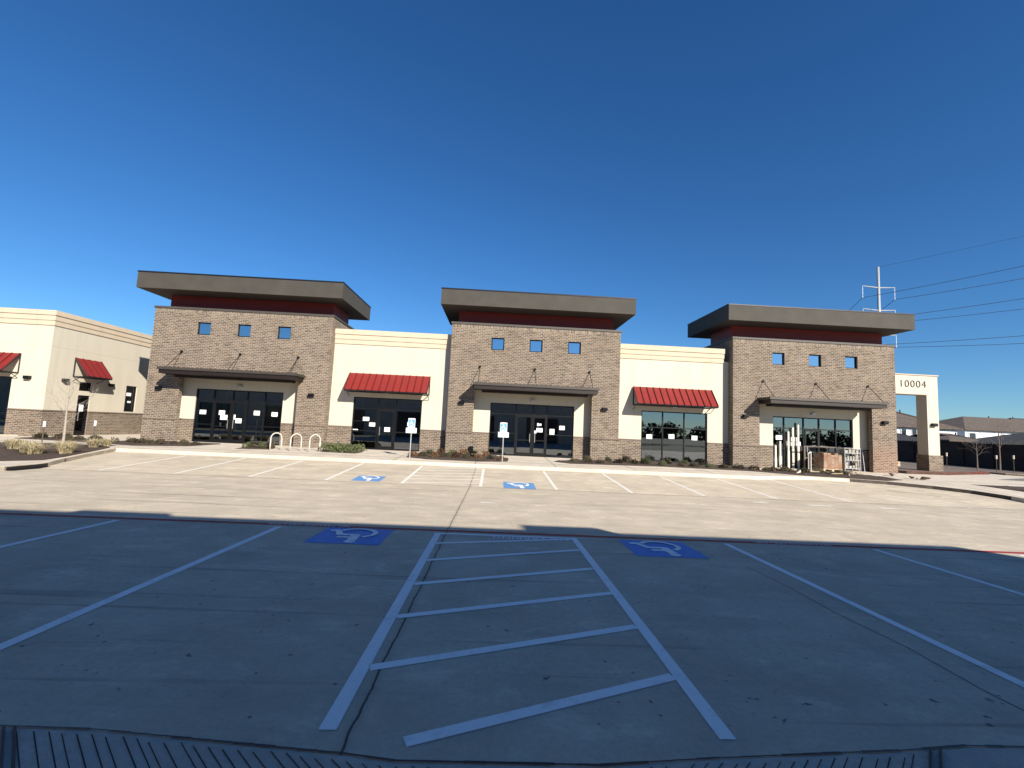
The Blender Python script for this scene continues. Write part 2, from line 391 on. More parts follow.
# far sidewalk and raised aprons
KF = [(-16.95, 21.8), (-8, 21.72), (0, 21.7), (8, 21.72), (12.6, 21.76), (13.8, 22.2), (15.6, 22.5), (17.4, 22.35), (18.9, 21.9), (20.3, 21.0), (21.2, 20.0), (21.5, 18.8), (21.35, 17.4), (21.2, 14.5), (21.5, 9), (58, 9), (58, 60), (23.9, 60), (23.9, 28), (-19, 28), (-24, 28), (-24, 24.2), (-19.5, 24.4), (-17.4, 24)]
struct(sheet('sidewalk', KF, walkz, M['walk'], 0, .3))
def strip_along(line, wdt, zf, h0, h1, name, mat):
    mb = MB(); n = len(line); off = []
    for i, (x, y) in enumerate(line):
        a = Vector(line[max(0, i - 1)]); b = Vector(line[min(n - 1, i + 1)]); t = (b - a).normalized(); nn = Vector((-t.y, t.x))
        off.append((x + nn.x * wdt, y + nn.y * wdt))
    for i in range(n - 1):
        (xa, ya), (xb, yb) = line[i], line[i + 1]; (xc, yc), (xd, yd) = off[i + 1], off[i]
        za, zb = zf(xa, ya), zf(xb, yb)
        A, B, C, D = (xa, ya, za + h1), (xb, yb, zb + h1), (xc, yc, zb + h1), (xd, yd, za + h1)
        mb.face(A, B, C, D); mb.face((xa, ya, za + h0), (xb, yb, zb + h0), B, A); mb.face(D, C, (xc, yc, zb + h0), (xd, yd, za + h0))
    return build(name, mb, mat)
kl = [(x, y - .0) for x, y in KF[:15]]
fine = []
for (xa, ya), (xb, yb) in zip(kl, kl[1:]):
    n = max(1, int(math.hypot(xb - xa, yb - ya) / 1.2))
    for k in range(n): fine.append((xa + (xb - xa) * k / n, ya + (yb - ya) * k / n))
fine.append(kl[-1]); fine = [(x, y - .006) for x, y in fine]
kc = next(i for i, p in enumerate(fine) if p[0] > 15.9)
struct(strip_along(fine[:kc + 1], .15, walkz, -.3, .007, 'kerb', M['kerb']))
M['kerbd'] = simple('dark brown kerb', (.10, .08, .065), .9, 0, .25, 5)  # darker kerb colour for the curved stretch on the right
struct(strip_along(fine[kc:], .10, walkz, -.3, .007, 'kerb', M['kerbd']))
# left island
ISL = [(-34, 15.2), (-15.6, 15.2), (-15.35, 15.45), (-15.6, 17.2), (-15.95, 18.1), (-16.5, 20.0), (-16.95, 21.8), (-17.4, 24), (-19.5, 24.4), (-24, 24.2), (-34, 24.2)]
struct(sheet('sidewalk', ISL, lambda x, y: walkz(x, y), M['walk'], -.001, .3))
struct(strip_along(ISL[1:7], .15, walkz, -.3, .006, 'kerb', M['kerb']))
inl = MB(); za = lotz(0, 16.2)
inl.face((-15.345, 15.5, lotz(0, 15.5) + .005), (-15.585, 17.15, lotz(0, 17.15) + .005), (-15.585, 17.15, lotz(0, 17.15) + .112), (-15.345, 15.5, lotz(0, 15.5) + .112))
inl.face((-15.335, 15.5, lotz(0, 15.5) + .006), (-15.575, 17.15, lotz(0, 17.15) + .006), (-15.45, 17.1, lotz(0, 17.1) + .006), (-15.2, 15.6, lotz(0, 15.6) + .006))
tag(build('storm_drain', inl, M['edge']), 'black kerb inlet drain opening in the left island kerb', 'drain')
# beds
BEDS = {
 'wing': [(-23.9, 24.3), (-20.4, 24.0), (-19.8, 24.4), (-20.6, 25.8), (-24.2, 26.0)],
 'island': [(-24, 16.9), (-17.1, 16.9), (-16.15, 17.55), (-16.3, 18.6), (-16.75, 20.2), (-17.3, 21.9), (-18.2, 22.8), (-20.3, 22.6), (-24, 22.0)],
 'tower one': [(-19.6, 23.7), (-17.3, 23.3), (-15.3, 24.1), (-14.9, 26.2), (-15.1, 26.6), (-19.6, 26.6)],
 'planter': [(-12.9, 24.0), (-11.4, 24.3), (-11.7, 25.6), (-13.0, 25.5)],
 'ground cover': [(-8.8, 24.3), (-7.0, 24.2), (-6.9, 25.2), (-7.5, 27.1), (-9.2, 27.1)],
 'middle': [(-4.3, 23.6), (-3.2, 22.9), (-.6, 22.9), (.75, 23.5), (.85, 25), (.2, 26.6), (-2.6, 26.6), (-2.9, 27.1), (-4.1, 27.1)],
 'right': [(3.2, 24.6), (4.0, 23.8), (9, 24.4), (13.6, 24.0), (15.6, 22.95), (17.6, 22.65), (19.2, 22.2), (20.6, 22.9), (20.2, 24.6), (16.6, 25.8), (16.3, 26.6), (13.6, 26.6), (13.5, 27.1), (7.5, 27.1), (7.4, 26.6), (4.8, 26.6)],
 'apron': [(23.4, 22.2), (26.2, 22.2), (26.2, 19.2), (24.2, 19.4)],
}
for kx, pts in BEDS.items():
    struct(sheet('planting_bed', pts, walkz, M['mulch'], .012, .05, .3, .05))
# right island with red kerb, and dirt strip to the fence
ISR = [(24.3, 26.75), (27.0, 27.05), (30, 28.6), (32.8, 29.9), (33.6, 32), (33.6, 58), (24.3, 58)]
struct(sheet('sidewalk', ISR, lambda x, y: .30, M['dirt'], 0, .2))
struct(strip_along(ISR[:5], .16, lambda x, y: .30, -.2, .006, 'kerb', simple('dull red kerb paint', (.24, .045, .035), .7, 0, .2, 3)))
DS = [(33.9, 29.9), (36, 28.6), (44, 27), (70, 27), (70, 90), (33.9, 58)]
struct(sheet('dirt_strip', DS, lambda x, y: .26, M['dirt'], 0, .2, None, 0))
struct(strip_along(DS[:4], .2, lambda x, y: .26, -.2, .008, 'kerb', M['kerb']))
struct(sheet('asphalt_patch', [(28.5, 25.6), (40, 22), (40, 25.8), (34, 28.2)], walkz, simple('asphalt drive', (.20, .175, .155), .9, 0, .1, 2, fine=30), .004, 0))

# ------------------------------------------------------------------ markings
def quadstripe(a, b, wd, mat, name='parking_line', zf=lotz, dz=.004):
    a, b = Vector(a), Vector(b); t = (b - a).normalized(); n = Vector((-t.y, t.x)) * wd / 2
    mb = MB(); L = (b - a).length; cuts = sorted({0, L} | {((c - a.y) / t.y) for c in CUTS if abs(t.y) > 1e-6 and 0 < (c - a.y) / t.y < L})
    for s0, s1 in zip(cuts, cuts[1:]):
        p, q = a + t * s0, a + t * s1
        mb.face(*[(v.x, v.y, zf(v.x, v.y) + dz) for v in (p - n, q - n, q + n, p + n)])
    return struct(build(name, mb, mat, None, False))
X0 = -6.367; SX = [X0 - 2.74, X0, X0 + 2.74, X0 + 5.48, X0 + 5.48 + 2.385, X0 + 8.22 + 2.385, X0 + 10.96 + 2.385, X0 + 13.7 + 2.385]
for x in SX: quadstripe((x, 2.93), (x, 8.4), .105, M['white'])
xa, xb = SX[3] + .053, SX[4] - .053
for y0, y1 in ((8.35, 8.35), (7.62, 8.28), (6.62, 7.53), (5.6, 6.5), (4.63, 5.52), (3.66, 4.58)): quadstripe((xa, y0), (xb, y1), .095, M['white'])
quadstripe((-.42, 2.84), (xb, 3.66), .095, M['white'])
quadstripe((-40, 8.60), (9.7, 8.60), .15, M['redp'], 'fire_lane_line')
quadstripe((9.7, 8.60), (40, 8.60), .15, M['redp'], 'fire_lane_line')
FX = [-13.55, -10.98, -8.45, -5.8, -3.15, -.38, 2.33, 5.05, 7.68, 10.35, 13.1]
for x in FX: quadstripe((x, 16.75), (x, 21.35 if x < 12 else 22.2), .11, M['farwhite'])
quadstripe((16.0, 18.6), (18.1, 15.6), .11, M['farwhite'])
for i in range(6):
    y = 16.95 + i * .78; quadstripe((-3.09, y), (-.44, y + .45), .10, M['farwhite'])
random.seed(3)
for (x, y, rr) in ((8.9, 15.4, .30), (10.8, 15.2, .36), (13.2, 15.2, .3), (-.1, 12.6, .22)):
    mb = MB(); pts = []
    for k in range(12):
        t = TAU * k / 12; q = rr * random.uniform(.5, 1.15); X = x + math.cos(t) * q * 1.2; Y = y + math.sin(t) * q * .55
        pts.append((X, Y, lotz(X, Y) + .005))
    mb.face(*pts); struct(build('paint_smudge', mb, M['farwhite'], None, False))
cr = MB(); pts = [(17.2, 19.95), (17.5, 19.7), (17.9, 19.5), (18.2, 19.1), (18.5, 18.8)]
for (x0, y0), (x1, y1) in zip(pts, pts[1:]): cr.face((x0, y0 - .05, lotz(0, y0) + .004), (x1, y1 - .05, lotz(0, y1) + .004), (x1, y1 + .05, lotz(0, y1) + .004), (x0, y0 + .05, lotz(0, y0) + .004))
struct(build('pavement_joint', cr, M['mulch'], None, False))

jt = MB(); pts = [(3.84, 3.0), (3.80, 3.6), (3.86, 4.3), (3.80, 5.1), (3.84, 5.9), (3.79, 6.9)]
for (x0, y0), (x1, y1) in zip(pts, pts[1:]): jt.face((x0 - .006, y0, lotz(0, y0) + .003), (x1 - .006, y1, lotz(0, y1) + .003), (x1 + .006, y1, lotz(0, y1) + .003), (x0 + .006, y0, lotz(0, y0) + .003))
struct(build('pavement_joint', jt, M['edge'], None, False))
# accessible symbol, drawn as polylines in unit coordinates (u right, v up)
def symbol_polys():
    P = []
    def stroke(pts, wd):
        for (a, b) in zip(pts, pts[1:]):
            a, b = Vector(a), Vector(b); t = (b - a).normalized(); n = Vector((-t.y, t.x)) * wd / 2; e = t * wd * .25
            P.append([a - n - e, b - n + e, b + n + e, a + n - e])
    P.append([Vector((-.08 + .085 * math.cos(TAU * k / 14), .40 + .085 * math.sin(TAU * k / 14))) for k in range(14)])
    stroke([(-.08, .29), (-.05, -.03)], .14)
    stroke([(-.06, .14), (.17, .14)], .095)
    stroke([(-.05, -.03), (.20, -.03), (.31, -.31), (.40, -.27)], .105)
    arc = [(-.03 + .29 * math.cos(math.radians(d)), -.15 + .29 * math.sin(math.radians(d))) for d in range(125, 345, 16)]
    stroke(arc, .08)
    return P
SYM = symbol_polys()
def ground_symbol(cx, cy, wx, wy, rot180, padm, symm):
    s = -1 if rot180 else 1
    mb = MB(); n = 4
    mb.face(*[(x, y, lotz(x, y) + .004) for x, y in ((cx - wx / 2, cy - wy / 2), (cx + wx / 2, cy - wy / 2), (cx + wx / 2, cy + wy / 2), (cx - wx / 2, cy + wy / 2))])
    pad = struct(build('accessible_parking_pad', mb, padm, None, False))
    mb = MB()
    for k, pl in enumerate(SYM):
        pts = [(cx + s * v.x * wx * .92, cy + s * v.y * wy * .92) for v in pl]
        mb.face(*[(x, y, lotz(x, y) + .008 + .0006 * k) for x, y in pts])
    build('wheelchair_symbol', mb, symm, pad, False)
ground_symbol(-2.24, 7.93, 1.14, 1.15, True, M['blue'], M['symw'])
ground_symbol(2.86, 7.83, 1.14, 1.1, True, M['blue'], M['symw'])
ground_symbol(-4.47, 17.45, 1.0, 1.15, True, M['farblue'], M['symw'])
ground_symbol(1.02, 17.3, 1.15, 1.3, True, M['farblue'], M['symw'])

def text_mesh(name, txt, size, loc, rot, mat, parent, extrude=0., spacing=1., bold=0.):
    cu = bpy.data.curves.new(name, 'FONT'); cu.body = txt; cu.size = size; cu.align_x = 'CENTER'; cu.align_y = 'CENTER'; cu.extrude = extrude; cu.space_character = spacing; cu.offset = bold
    t = bpy.data.objects.new(name, cu); COL.objects.link(t); bpy.context.view_layer.update()
    me = bpy.data.meshes.new_from_object(t.evaluated_get(bpy.context.evaluated_depsgraph_get())); bpy.data.objects.remove(t); bpy.data.curves.remove(cu)
    me.materials.clear(); me.materials.append(mat)
    o = bpy.data.objects.new(name, me); link(o, parent, Vector(loc)); o.rotation_euler = rot; return o
struct(text_mesh('pavement_lettering', 'NO PARKING', .21, (.72, 8.20, lotz(0, 8.2) + .007), (0, 0, math.pi), M['white'], None, 0, 1.05, .004))
for x in (-3.2, 5.6):
    struct(text_mesh('pavement_lettering', 'NO PARKING FIRE LANE', .12, (x, 8.6, lotz(0, 8.6) + .009), (0, 0, math.pi), M['white'], None, 0, 1.1))

# ------------------------------------------------------------------ retail building
FY = 26.67; WY = 27.20; ZB = .12
TW = [(-19.53, -9.52), (-2.72, 7.16), (13.87, 23.70)]
REC = [(-17.74, -11.2), (-1.23, 5.56), (15.45, 22.22)]
GL = [(-17.12, -12.2), (-.28, 4.65), (16.57, 21.47)]
CAN = [(-18.2, -10.85), (-1.3, 5.72), (15.33, 22.2)]
ROD = [(-17.8, -14.55, -11.31), (-.99, 2.19, 5.37), (15.66, 18.83, 21.99)]
SQ = [(-16.74, -14.5, -12.25), (-.02, 2.2, 4.45), (16.6, 18.83, 21.04)]
LAMP = [(-18.8, -10.4), (-1.91, 6.31), (14.58, 22.93)]
bd = thing('retail_building', 'long single-storey retail building with three brown brick towers, cream walls and red awnings', 'building', (2, 27, .12))

def storefront(x0, x1, z1, yy, verts, hbars, doors, notices, parent, zbot=ZB, axis='y'):
    """frame + glass + door leaves + paper notices; verts = vertical mullions, hbars=(xa,xb,z)"""
    P = (lambda mb, a0, a1, c0, c1, z0, z1: mb.box(a0, a1, yy + c0, yy + c1, z0, z1)) if axis == 'y' else (lambda mb, a0, a1, c0, c1, z0, z1: mb.box(min(yy - c0, yy - c1), max(yy - c0, yy - c1), a0, a1, z0, z1))
    fr = MB(); f = .06
    P(fr, x0, x0 + f, -.06, .06, zbot, z1); P(fr, x1 - f, x1, -.06, .06, zbot, z1)
    P(fr, x0 + f, x1 - f, -.057, .057, z1 - f, z1); P(fr, x0 + f, x1 - f, -.057, .057, zbot, zbot + .12)
    for v in verts: P(fr, v - .032, v + .032, -.054, .054, zbot + .12, z1 - f)
    for a, b, z in hbars: P(fr, a, b, -.050, .050, z - .028, z + .028)
    o = build('storefront', fr, M['black'], parent)
    gl = MB(); P(gl, x0 + .02, x1 - .02, -.006, .006, zbot + .05, z1 - .02); build('glass_pane', gl, M['glass'], o)
    for a, b, z in doors:
        d = MB(); q = .085
        P(d, a, a + q, -.075, -.0, zbot + .02, z); P(d, b - q, b, -.075, -.0, zbot + .02, z); P(d, a + q, b - q, -.073, -.002, z - .10, z); P(d, a + q, b - q, -.073, -.002, zbot + .02, zbot + .24)
        P(d, a + q, b - q, -.070, -.004, zbot + .93, zbot + .99)
        build('door', d, M['black'], o)
    for k, (a, b, z) in enumerate(doors):
        h = MB(); hx = b - .13 if k % 2 == 0 and len(doors) > 1 else a + .13
        P(h, hx - .012, hx + .012, -.13, -.105, zbot + .85, zbot + 1.35); P(h, hx - .01, hx + .01, -.108, -.07, zbot + .9, zbot + .925); P(h, hx - .01, hx + .01, -.108, -.07, zbot + 1.28, zbot + 1.305)
        build('door_handle', h, M['steel'], o)
    for (nx, nz, nw, nh) in notices:
        n = MB(); P(n, nx - nw / 2, nx + nw / 2, -.014, -.009, nz - nh / 2, nz + nh / 2); build('notice', n, M['paper'], o)
    return o
A4 = (.36, .27)
NOT = [
 [(-16.70, 1.85, .36, .24), (-15.63, 1.86, .34, .26), (-15.5, 1.6, .40, .28), (-14.91, 1.64, .12, .28), (-14.66, 1.44, .34, .27), (-13.67, 1.93, .34, .26), (-12.66, 1.9, .34, .25)],
 [(2.56, 2.02, .10, .16), (2.70, 2.02, .12, .12), (2.66, 1.70, .36, .24), (2.42, 1.58, .12, .16), (3.4, 1.63, .28, .34), (3.98, 1.89, .32, .24), (.55, 1.63, .4, .14)],
 [(17.01, 1.92, .38, .26), (17.93, 1.84, .40, .3), (17.72, 1.6, .45, .28), (18.15, 1.6, .36, .24)]]
VERT = [[-16.13, -15.05, -14.25, -13.25], [1.24, 2.24, 3.07], [17.3, 18.5, 19.45, 20.47]]
for t in range(3):
    l, r = TW[t]; a, b = REC[t]
    wl = MB(); holes = [(a, b, 0, 3.97)] + [(x - .375, x + .375, 6.2, 6.93) for x in SQ[t]]
    wl.panel('y', FY, FY + .30, l, r, ZB - .1, 7.44, holes)
    wl.panel('x', l, l + .28, FY + .301, 40 if t == 0 else 30.45, ZB - .1, 7.44)
    wl.panel('x', r - .28, r, FY + .301, 40 if t == 2 else 30.45, ZB - .1, 7.44)
    wl.panel('y', 30.2, 30.45, l + .28, r - .28, 6.0, 7.44)
    tw = build('brick_tower', wl, M['brick'], bd)
    sc = MB(); sc.panel('y', FY - .006, FY + .3, l - .003, r + .003, 7.44, 7.62); sc.panel('x', l - .003, l + .28, FY + .301, 30.45, 7.44, 7.62); sc.panel('x', r - .28, r + .003, FY + .301, 30.45, 7.44, 7.62); sc.panel('y', 30.2, 30.45, l + .28, r - .28, 7.44, 7.62)
    build('soldier_course', sc, M['soldier'], tw)
    co = MB(); co.box(l - .05, r + .05, FY - .05, FY + .34, 7.622, 7.74); co.box(l - .05, l + .33, FY + .341, 30.5, 7.622, 7.739); co.box(r - .33, r + .05, FY + .341, 30.5, 7.622, 7.739); co.box(l + .331, r - .331, 30.15, 30.5, 7.622, 7.738)
    build('coping', co, M['coping'], tw)
    for u0, u1 in ((l - .03, a), (b, r + .03))[:2 if t < 2 else 1]:
        ld = MB(); ld.box(u0, u1, FY - .035, FY - .002, 1.34, 1.41); build('brick_ledge', ld, M['ledge'], tw)
    dk = MB(); dk.box(l + .29, r - .29, FY + .35, 30.15, 7.1, 7.2); build('roof_deck', dk, M['edge'], tw)
    ir = .12 if t == 2 else .3; cl = MB(); cl.panel('y', 27.4, 27.5, l + .3, r - ir, 7.2, 8.68); cl.panel('x', l + .3, l + .4, 27.501, 30.1, 7.2, 8.68); cl.panel('x', r - ir - .1, r - ir, 27.501, 30.1, 7.2, 8.68); cl.panel('y', 30.1, 30.2, l + .3, r - ir, 7.2, 8.68)
    build('clerestory_band', cl, M['maroon'], tw)
    # slab roof, rising slightly to the back
    e = .64; y0, y1 = 25.93, 31.7; zb0, zt0 = 8.56, 9.44; rs = .06
    rf = MB(); A = [(l - e, y0), (r + e, y0), (r + e, y1), (l - e, y1)]
    lo = [(x, y, zb0 + (rs if y > 28 else 0)) for x, y in A]; hi = [(x, y, zt0 + (rs if y > 28 else 0)) for x, y in A]
    rf.face(*hi); rf.cur = 1; rf.face(*lo[::-1]); rf.cur = 0
    for i in range(4): j = (i + 1) % 4; rf.face(lo[i], lo[j], hi[j], hi[i])
    ro = build('slab_roof', rf, [M['fascia'], M['soffit']], bd)
    ed = MB(); o2 = .02
    B = [(l - e - o2, y0 - o2), (r + e + o2, y0 - o2), (r + e + o2, y1 + o2), (l - e - o2, y1 + o2)]
    lo = [(x, y, zt0 + .001 + (rs if y > 28 else 0)) for x, y in B]; hi = [(x, y, zt0 + .07 + (rs if y > 28 else 0)) for x, y in B]
    ed.face(*hi); ed.face(*lo[::-1])
    for i in range(4): j = (i + 1) % 4; ed.face(lo[i], lo[j], hi[j], hi[i])
    build('roof_edge', ed, M['edge'], ro)
    for x in SQ[t]:
        wf = MB(); wf.panel('y', FY + .10, FY + .17, x - .372, x + .372, 6.203, 6.927, [(x - .315, x + .315, 6.26, 6.87)])
        wo = build('window', wf, M['black'], bd)
        gg = MB(); gg.box(x - .335, x + .335, FY + .13, FY + .14, 6.24, 6.89); build('glass_pane', gg, M['mirror'], wo)
        bk = MB(); bk.box(x - .45, x + .45, FY + .42, FY + .44, 6.1, 7.0); build('dark_backing', bk, M['dark'], wo)  # dark board added behind the pane, standing in for the dark interior
    # recessed infill wall: brick below, stucco above
    ga, gb = GL[t]
    for u0, u1 in ((a - .25, ga), (gb, b + .25)):
        lw = MB(); lw.panel('y', WY, WY + .25, u0, u1, ZB - .1, 1.36); build('brick_base', lw, M['brick'], bd)
    uw = MB(); uw.panel('y', WY + .01, WY + .24, a - .25, b + .25, 1.43, 4.4, [(ga, gb, 1.43, 3.18)])
    build('stucco_infill', uw, M['stucco'], bd)
    for u0, u1 in ((a, ga), (gb, b)):
        lg = MB(); lg.box(u0, u1, WY - .03, WY + .24, 1.361, 1.429); build('brick_ledge', lg, M['ledge'], bd)
    rs2 = MB(); rs2.box(a - .2, b + .2, FY + .302, WY + .009, 3.99, 4.3); build('recess_soffit', rs2, M['canopy2'], bd)
    v = VERT[t]; tz = 2.56
    if t == 0: hb = [(ga, gb, tz), (ga, -16.13, 1.17), (-13.25, gb, 1.17), (-14.25, -13.25, 1.17)]; doors = [(-16.09, -15.07, 2.53), (-15.03, -14.28, 2.53)]
    elif t == 1: hb = [(ga, gb, tz), (ga, 1.24, 1.45), (3.07, gb, 1.45)]; doors = [(1.28, 2.22, 2.53), (2.26, 3.04, 2.53)]
    else: hb = [(ga, gb, 2.5), (ga, 18.5, 1.3), (20.47, gb, 1.3)]; doors = [(18.54, 19.42, 2.47)]
    storefront(ga, gb, 3.18, WY + .15, v, hb, doors, NOT[t], bd)
    fl = MB(); fl.box((ga + gb) / 2 - .14, (ga + gb) / 2 + .14, WY - .11, WY + .009, 3.36, 3.43); fl.box((ga + gb) / 2 - .10, (ga + gb) / 2 + .10, WY - .15, WY - .02, 3.431, 3.47); build('entry_light', fl, M['steel'], bd)
    # flat canopy on tie rods
    ca, cb = CAN[t]; cn = MB(); cn.box(ca, cb, FY - 1.25, FY - .004, 4.03, 4.17)
    cno = build('canopy', cn, M['canopy'], bd)
    cn = MB(); cn.box(ca + .08, cb - .08, FY - 1.19, FY - .006, 3.82, 4.028); cn.box(ca + .5, cb - .5, FY - .55, FY - .007, 3.70, 3.838); build('canopy_beam', cn, M['canopy2'], cno)
    for x in ROD[t]:
        rd = MB(); rd.tube((x, FY - .03, 5.18), (x, FY - 1.12, 4.17), .017); rd.tube((x, FY - .001, 5.18), (x, FY - .06, 5.18), .07, .07, 10); build('tie_rod', rd, M['black'], cno)
    for x in LAMP[t]:
        lm = MB(); lm.box(x - .15, x + .15, FY - .17, FY - .002, 2.98, 3.16); lm.box(x - .13, x + .13, FY - .20, FY - .171, 3.05, 3.15); build('wall_lamp', lm, M['black'], bd)

def cornice(mb, axis, c, s, a0, a1, ext=0):
    """three stepped bands, proud of the wall plane c by s*projection"""
    for k, (z0, z1, pr) in enumerate(((6.20, 6.47, .035), (6.4703, 6.755, .07), (6.7553, 7.05, .115))):
        c0, c1 = sorted((c + s * pr, c + .2 * (1 if s < 0 else -1)))
        if axis == 'y': mb.box(a0, a1 + (pr if ext else 0), c0, c1, z0, z1)
        else: mb.box(c0, c1, a0, a1, z0, z1)
        mb_shadow = None
STW = [(-9.52, -2.72, -8.2, -4.25), (7.16, 13.87, 8.65, 12.6)]
for k, (l, r, ga, gb) in enumerate(STW):
    for u0, u1 in ((l - .25, ga), (gb, r + .25)):
        lw = MB(); lw.panel('y', WY, WY + .25, u0, u1, ZB - .1, 1.36); build('brick_base', lw, M['brick'], bd)
    uw = MB(); uw.panel('y', WY + .01, WY + .24, l - .2, r + .2, 1.43, 6.3, [(ga, gb, 1.43, 3.14)]); so_ = build('stucco_wall', uw, M['stucco'], bd)
    for u0, u1 in ((l, ga), (gb, r)):
        lg = MB(); lg.box(u0, u1, WY - .03, WY + .24, 1.361, 1.429); build('brick_ledge', lg, M['ledge'], bd)
    cm = MB(); cornice(cm, 'y', WY, -1, l + .003, r - .003 if k == 0 else r - .28); build('cornice', cm, M['cornice'], so_)
    if k == 0:
        storefront(ga, gb, 3.14, WY + .13, [-6.78, -5.75], [(ga, gb, 2.5), (ga, -6.78, 1.2), (-5.75, gb, 1.2), (ga, -6.78, 1.75)], [(-6.72, -5.8, 2.47)],
                   [(-7.43, 1.88, .36, .24), (-7.06, 1.58, .34, .22), (-6.18, 1.33, .32, .26), (-8.0, 1.22, .30, .12), (-4.95, 1.7, .18, .22)], bd)
    else:
        storefront(ga, gb, 3.14, WY + .13, [9.95, 11.24], [(ga, gb, 2.18), (ga, gb, 1.2)], [], [(9.17, 1.62, .34, .26), (10.5, 1.68, .34, .26), (11.88, 1.66, .34, .26)], bd)
def awning(parent, a0, a1, ztop, zbot, d, c, axis='y', s=-1):
    """sloping standing seam awning with open triangular ends; c wall plane, projects s*d"""
    def P(a, k, z): return (a, c + s * k, z) if axis == 'y' else (c + s * k, a, z)
    mb = MB()
    k0 = .07
    mb.face(P(a0, k0, ztop), P(a1, k0, ztop), P(a1, d, zbot + .06), P(a0, d, zbot + .06))
    mb.face(P(a0, k0, ztop - .03), P(a1, k0, ztop - .03), P(a1, d, zbot + .03), P(a0, d, zbot + .03))
    mb.face(P(a0, 0, ztop + .02), P(a1, 0, ztop + .02), P(a1, k0, ztop + .001), P(a0, k0, ztop + .001))
    o = build('awning', mb, M['red'], parent, False)
    rb = MB(); n = max(3, int(round((a1 - a0) / .40))); up = Vector(P(0, 0, 1)) - Vector(P(0, 0, 0))
    A = Vector(P(0, k0, ztop)); B = Vector(P(0, d, zbot + .06)); ax = Vector(P(1, 0, 0)) - Vector(P(0, 0, 0))
    nrm = (B - A).cross(ax).normalized(); nrm = nrm if nrm.z > 0 else -nrm
    for i in range(n + 1):
        a = a0 + (a1 - a0) * i / n; w2 = .018
        p = [A + ax * (a - w2), A + ax * (a + w2), B + ax * (a + w2), B + ax * (a - w2)]; q = [v + nrm * .05 for v in p]
        rb.face(*q); rb.face(p[0], p[3], q[3], q[0]); rb.face(p[1], q[1], q[2], p[2]); rb.face(p[2], q[2], q[3], p[3])
    build('seam_ribs', rb, M['seam'], o)
    fr = MB(); t = .03
    for a in (a0 + .02, a1 - .02):
        fr.tube(P(a, .03, ztop), P(a, .03, zbot), t); fr.tube(P(a, .03, zbot), P(a, d, zbot), t); fr.tube(P(a, d - .02, zbot), P(a, d - .02, zbot + .08), t)
        fr.tube(P(a, .03, ztop - .05), P(a, d, zbot + .02), t)
        fr.tube(P(a, .03, zbot - .28), P(a, d * .55, zbot - .01), .018)
    fr.tube(P(a0, d - .005, zbot + .02), P(a1, d - .005, zbot + .02), .042); fr.tube(P(a0, .03, zbot), P(a1, .03, zbot), t)
    build('awning_frame', fr, M['edge'], o)
awning(bd, -8.48, -3.86, 4.50, 3.43, .95, WY + .01); awning(bd, 8.12, 12.80, 4.52, 3.45, .95, WY + .01)
for x in (-6.2, 10.45):
    mb = MB(); mb.box(x - .12, x + .12, WY - .5, WY - .3, 3.33, 3.41); build('awning_light', mb, M['steel'], bd)
# interior: floor, rear wall, ceiling, party walls, roof deck
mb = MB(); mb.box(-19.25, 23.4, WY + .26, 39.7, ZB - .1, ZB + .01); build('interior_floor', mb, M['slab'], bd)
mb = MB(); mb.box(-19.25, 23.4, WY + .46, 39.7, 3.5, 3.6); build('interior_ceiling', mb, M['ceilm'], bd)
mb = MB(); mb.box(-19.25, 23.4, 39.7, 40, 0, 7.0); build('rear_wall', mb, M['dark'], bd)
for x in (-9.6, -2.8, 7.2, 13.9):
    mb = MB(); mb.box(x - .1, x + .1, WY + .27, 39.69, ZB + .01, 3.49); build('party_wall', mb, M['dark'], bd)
for x0, x1, y in ((-16, -13, 33), (-8, -5, 34), (0, 3, 33), (8.5, 11, 35), (16, 20, 34)):
    mb = MB(); mb.box(x0, x1, y, y + .12, ZB + .01, 3.0); build('partition_wall', mb, simple('bare drywall', (.38, .37, .35), .9), bd)
mb = MB(); mb.box(-19.24, 23.41, 30.5, 39.69, 6.3, 6.4); mb.box(-9.5, -2.75, WY + .25, 30.5, 6.3, 6.4); mb.box(7.2, 13.85, WY + .25, 30.5, 6.3, 6.4); build('roof_deck', mb, M['ceilm'], bd)
for x, y, q in ((-13.3, 28.5, .12), (-16.6, 29.2, .10), (-12.6, 30.5, .2), (-7.95, 28.3, .09), (-7.1, 29.5, .3), (-4.7, 28.9, .14), (.55, 29.4, .25), (1.0, 28.4, .06), (2.3, 29.6, .12), (4.2, 30.2, .2), (10.2, 30.5, .15), (20.9, 29.5, .12)):
    mb = MB(); mb.box(x - q, x + q, y, y + .12, ZB + .01, random.uniform(2.2, 3.2)); build('interior_panel', mb, M['stud'], bd)
# portal with the street number
pt = MB(); PY = 28.0
pt.panel('y', PY, PY + .75, 23.72, 27.6, 1.27, 6.2, [(23.0, 26.87, 0, 5.0)])
po = build('entry_portal', pt, M['stucco'], bd)
pt = MB(); pt.box(26.82, 27.72, PY - .06, PY + .81, .2, 1.27); build('brick_base', pt, M['brick'], po)
pt = MB(); pt.box(23.72, 27.65, PY - .05, PY + .8, 6.202, 6.26); build('coping', pt, M['cornice'], po)
text_mesh('street_number', '10004', .64, (25.98, PY - .012, 5.63), (math.pi / 2, 0, 0), M['edge'], po, .012, 1.14, -.009)
lm = MB(); lm.box(27.08, 27.38, PY - .17, PY - .002, 3.05, 3.24); build('wall_lamp', lm, M['black'], po)
# utility box on the middle tower
mb = MB(); mb.box(-1.35, -1.12, FY - .14, FY - .002, .25, .62); build('utility_box', mb, M['black'], bd)

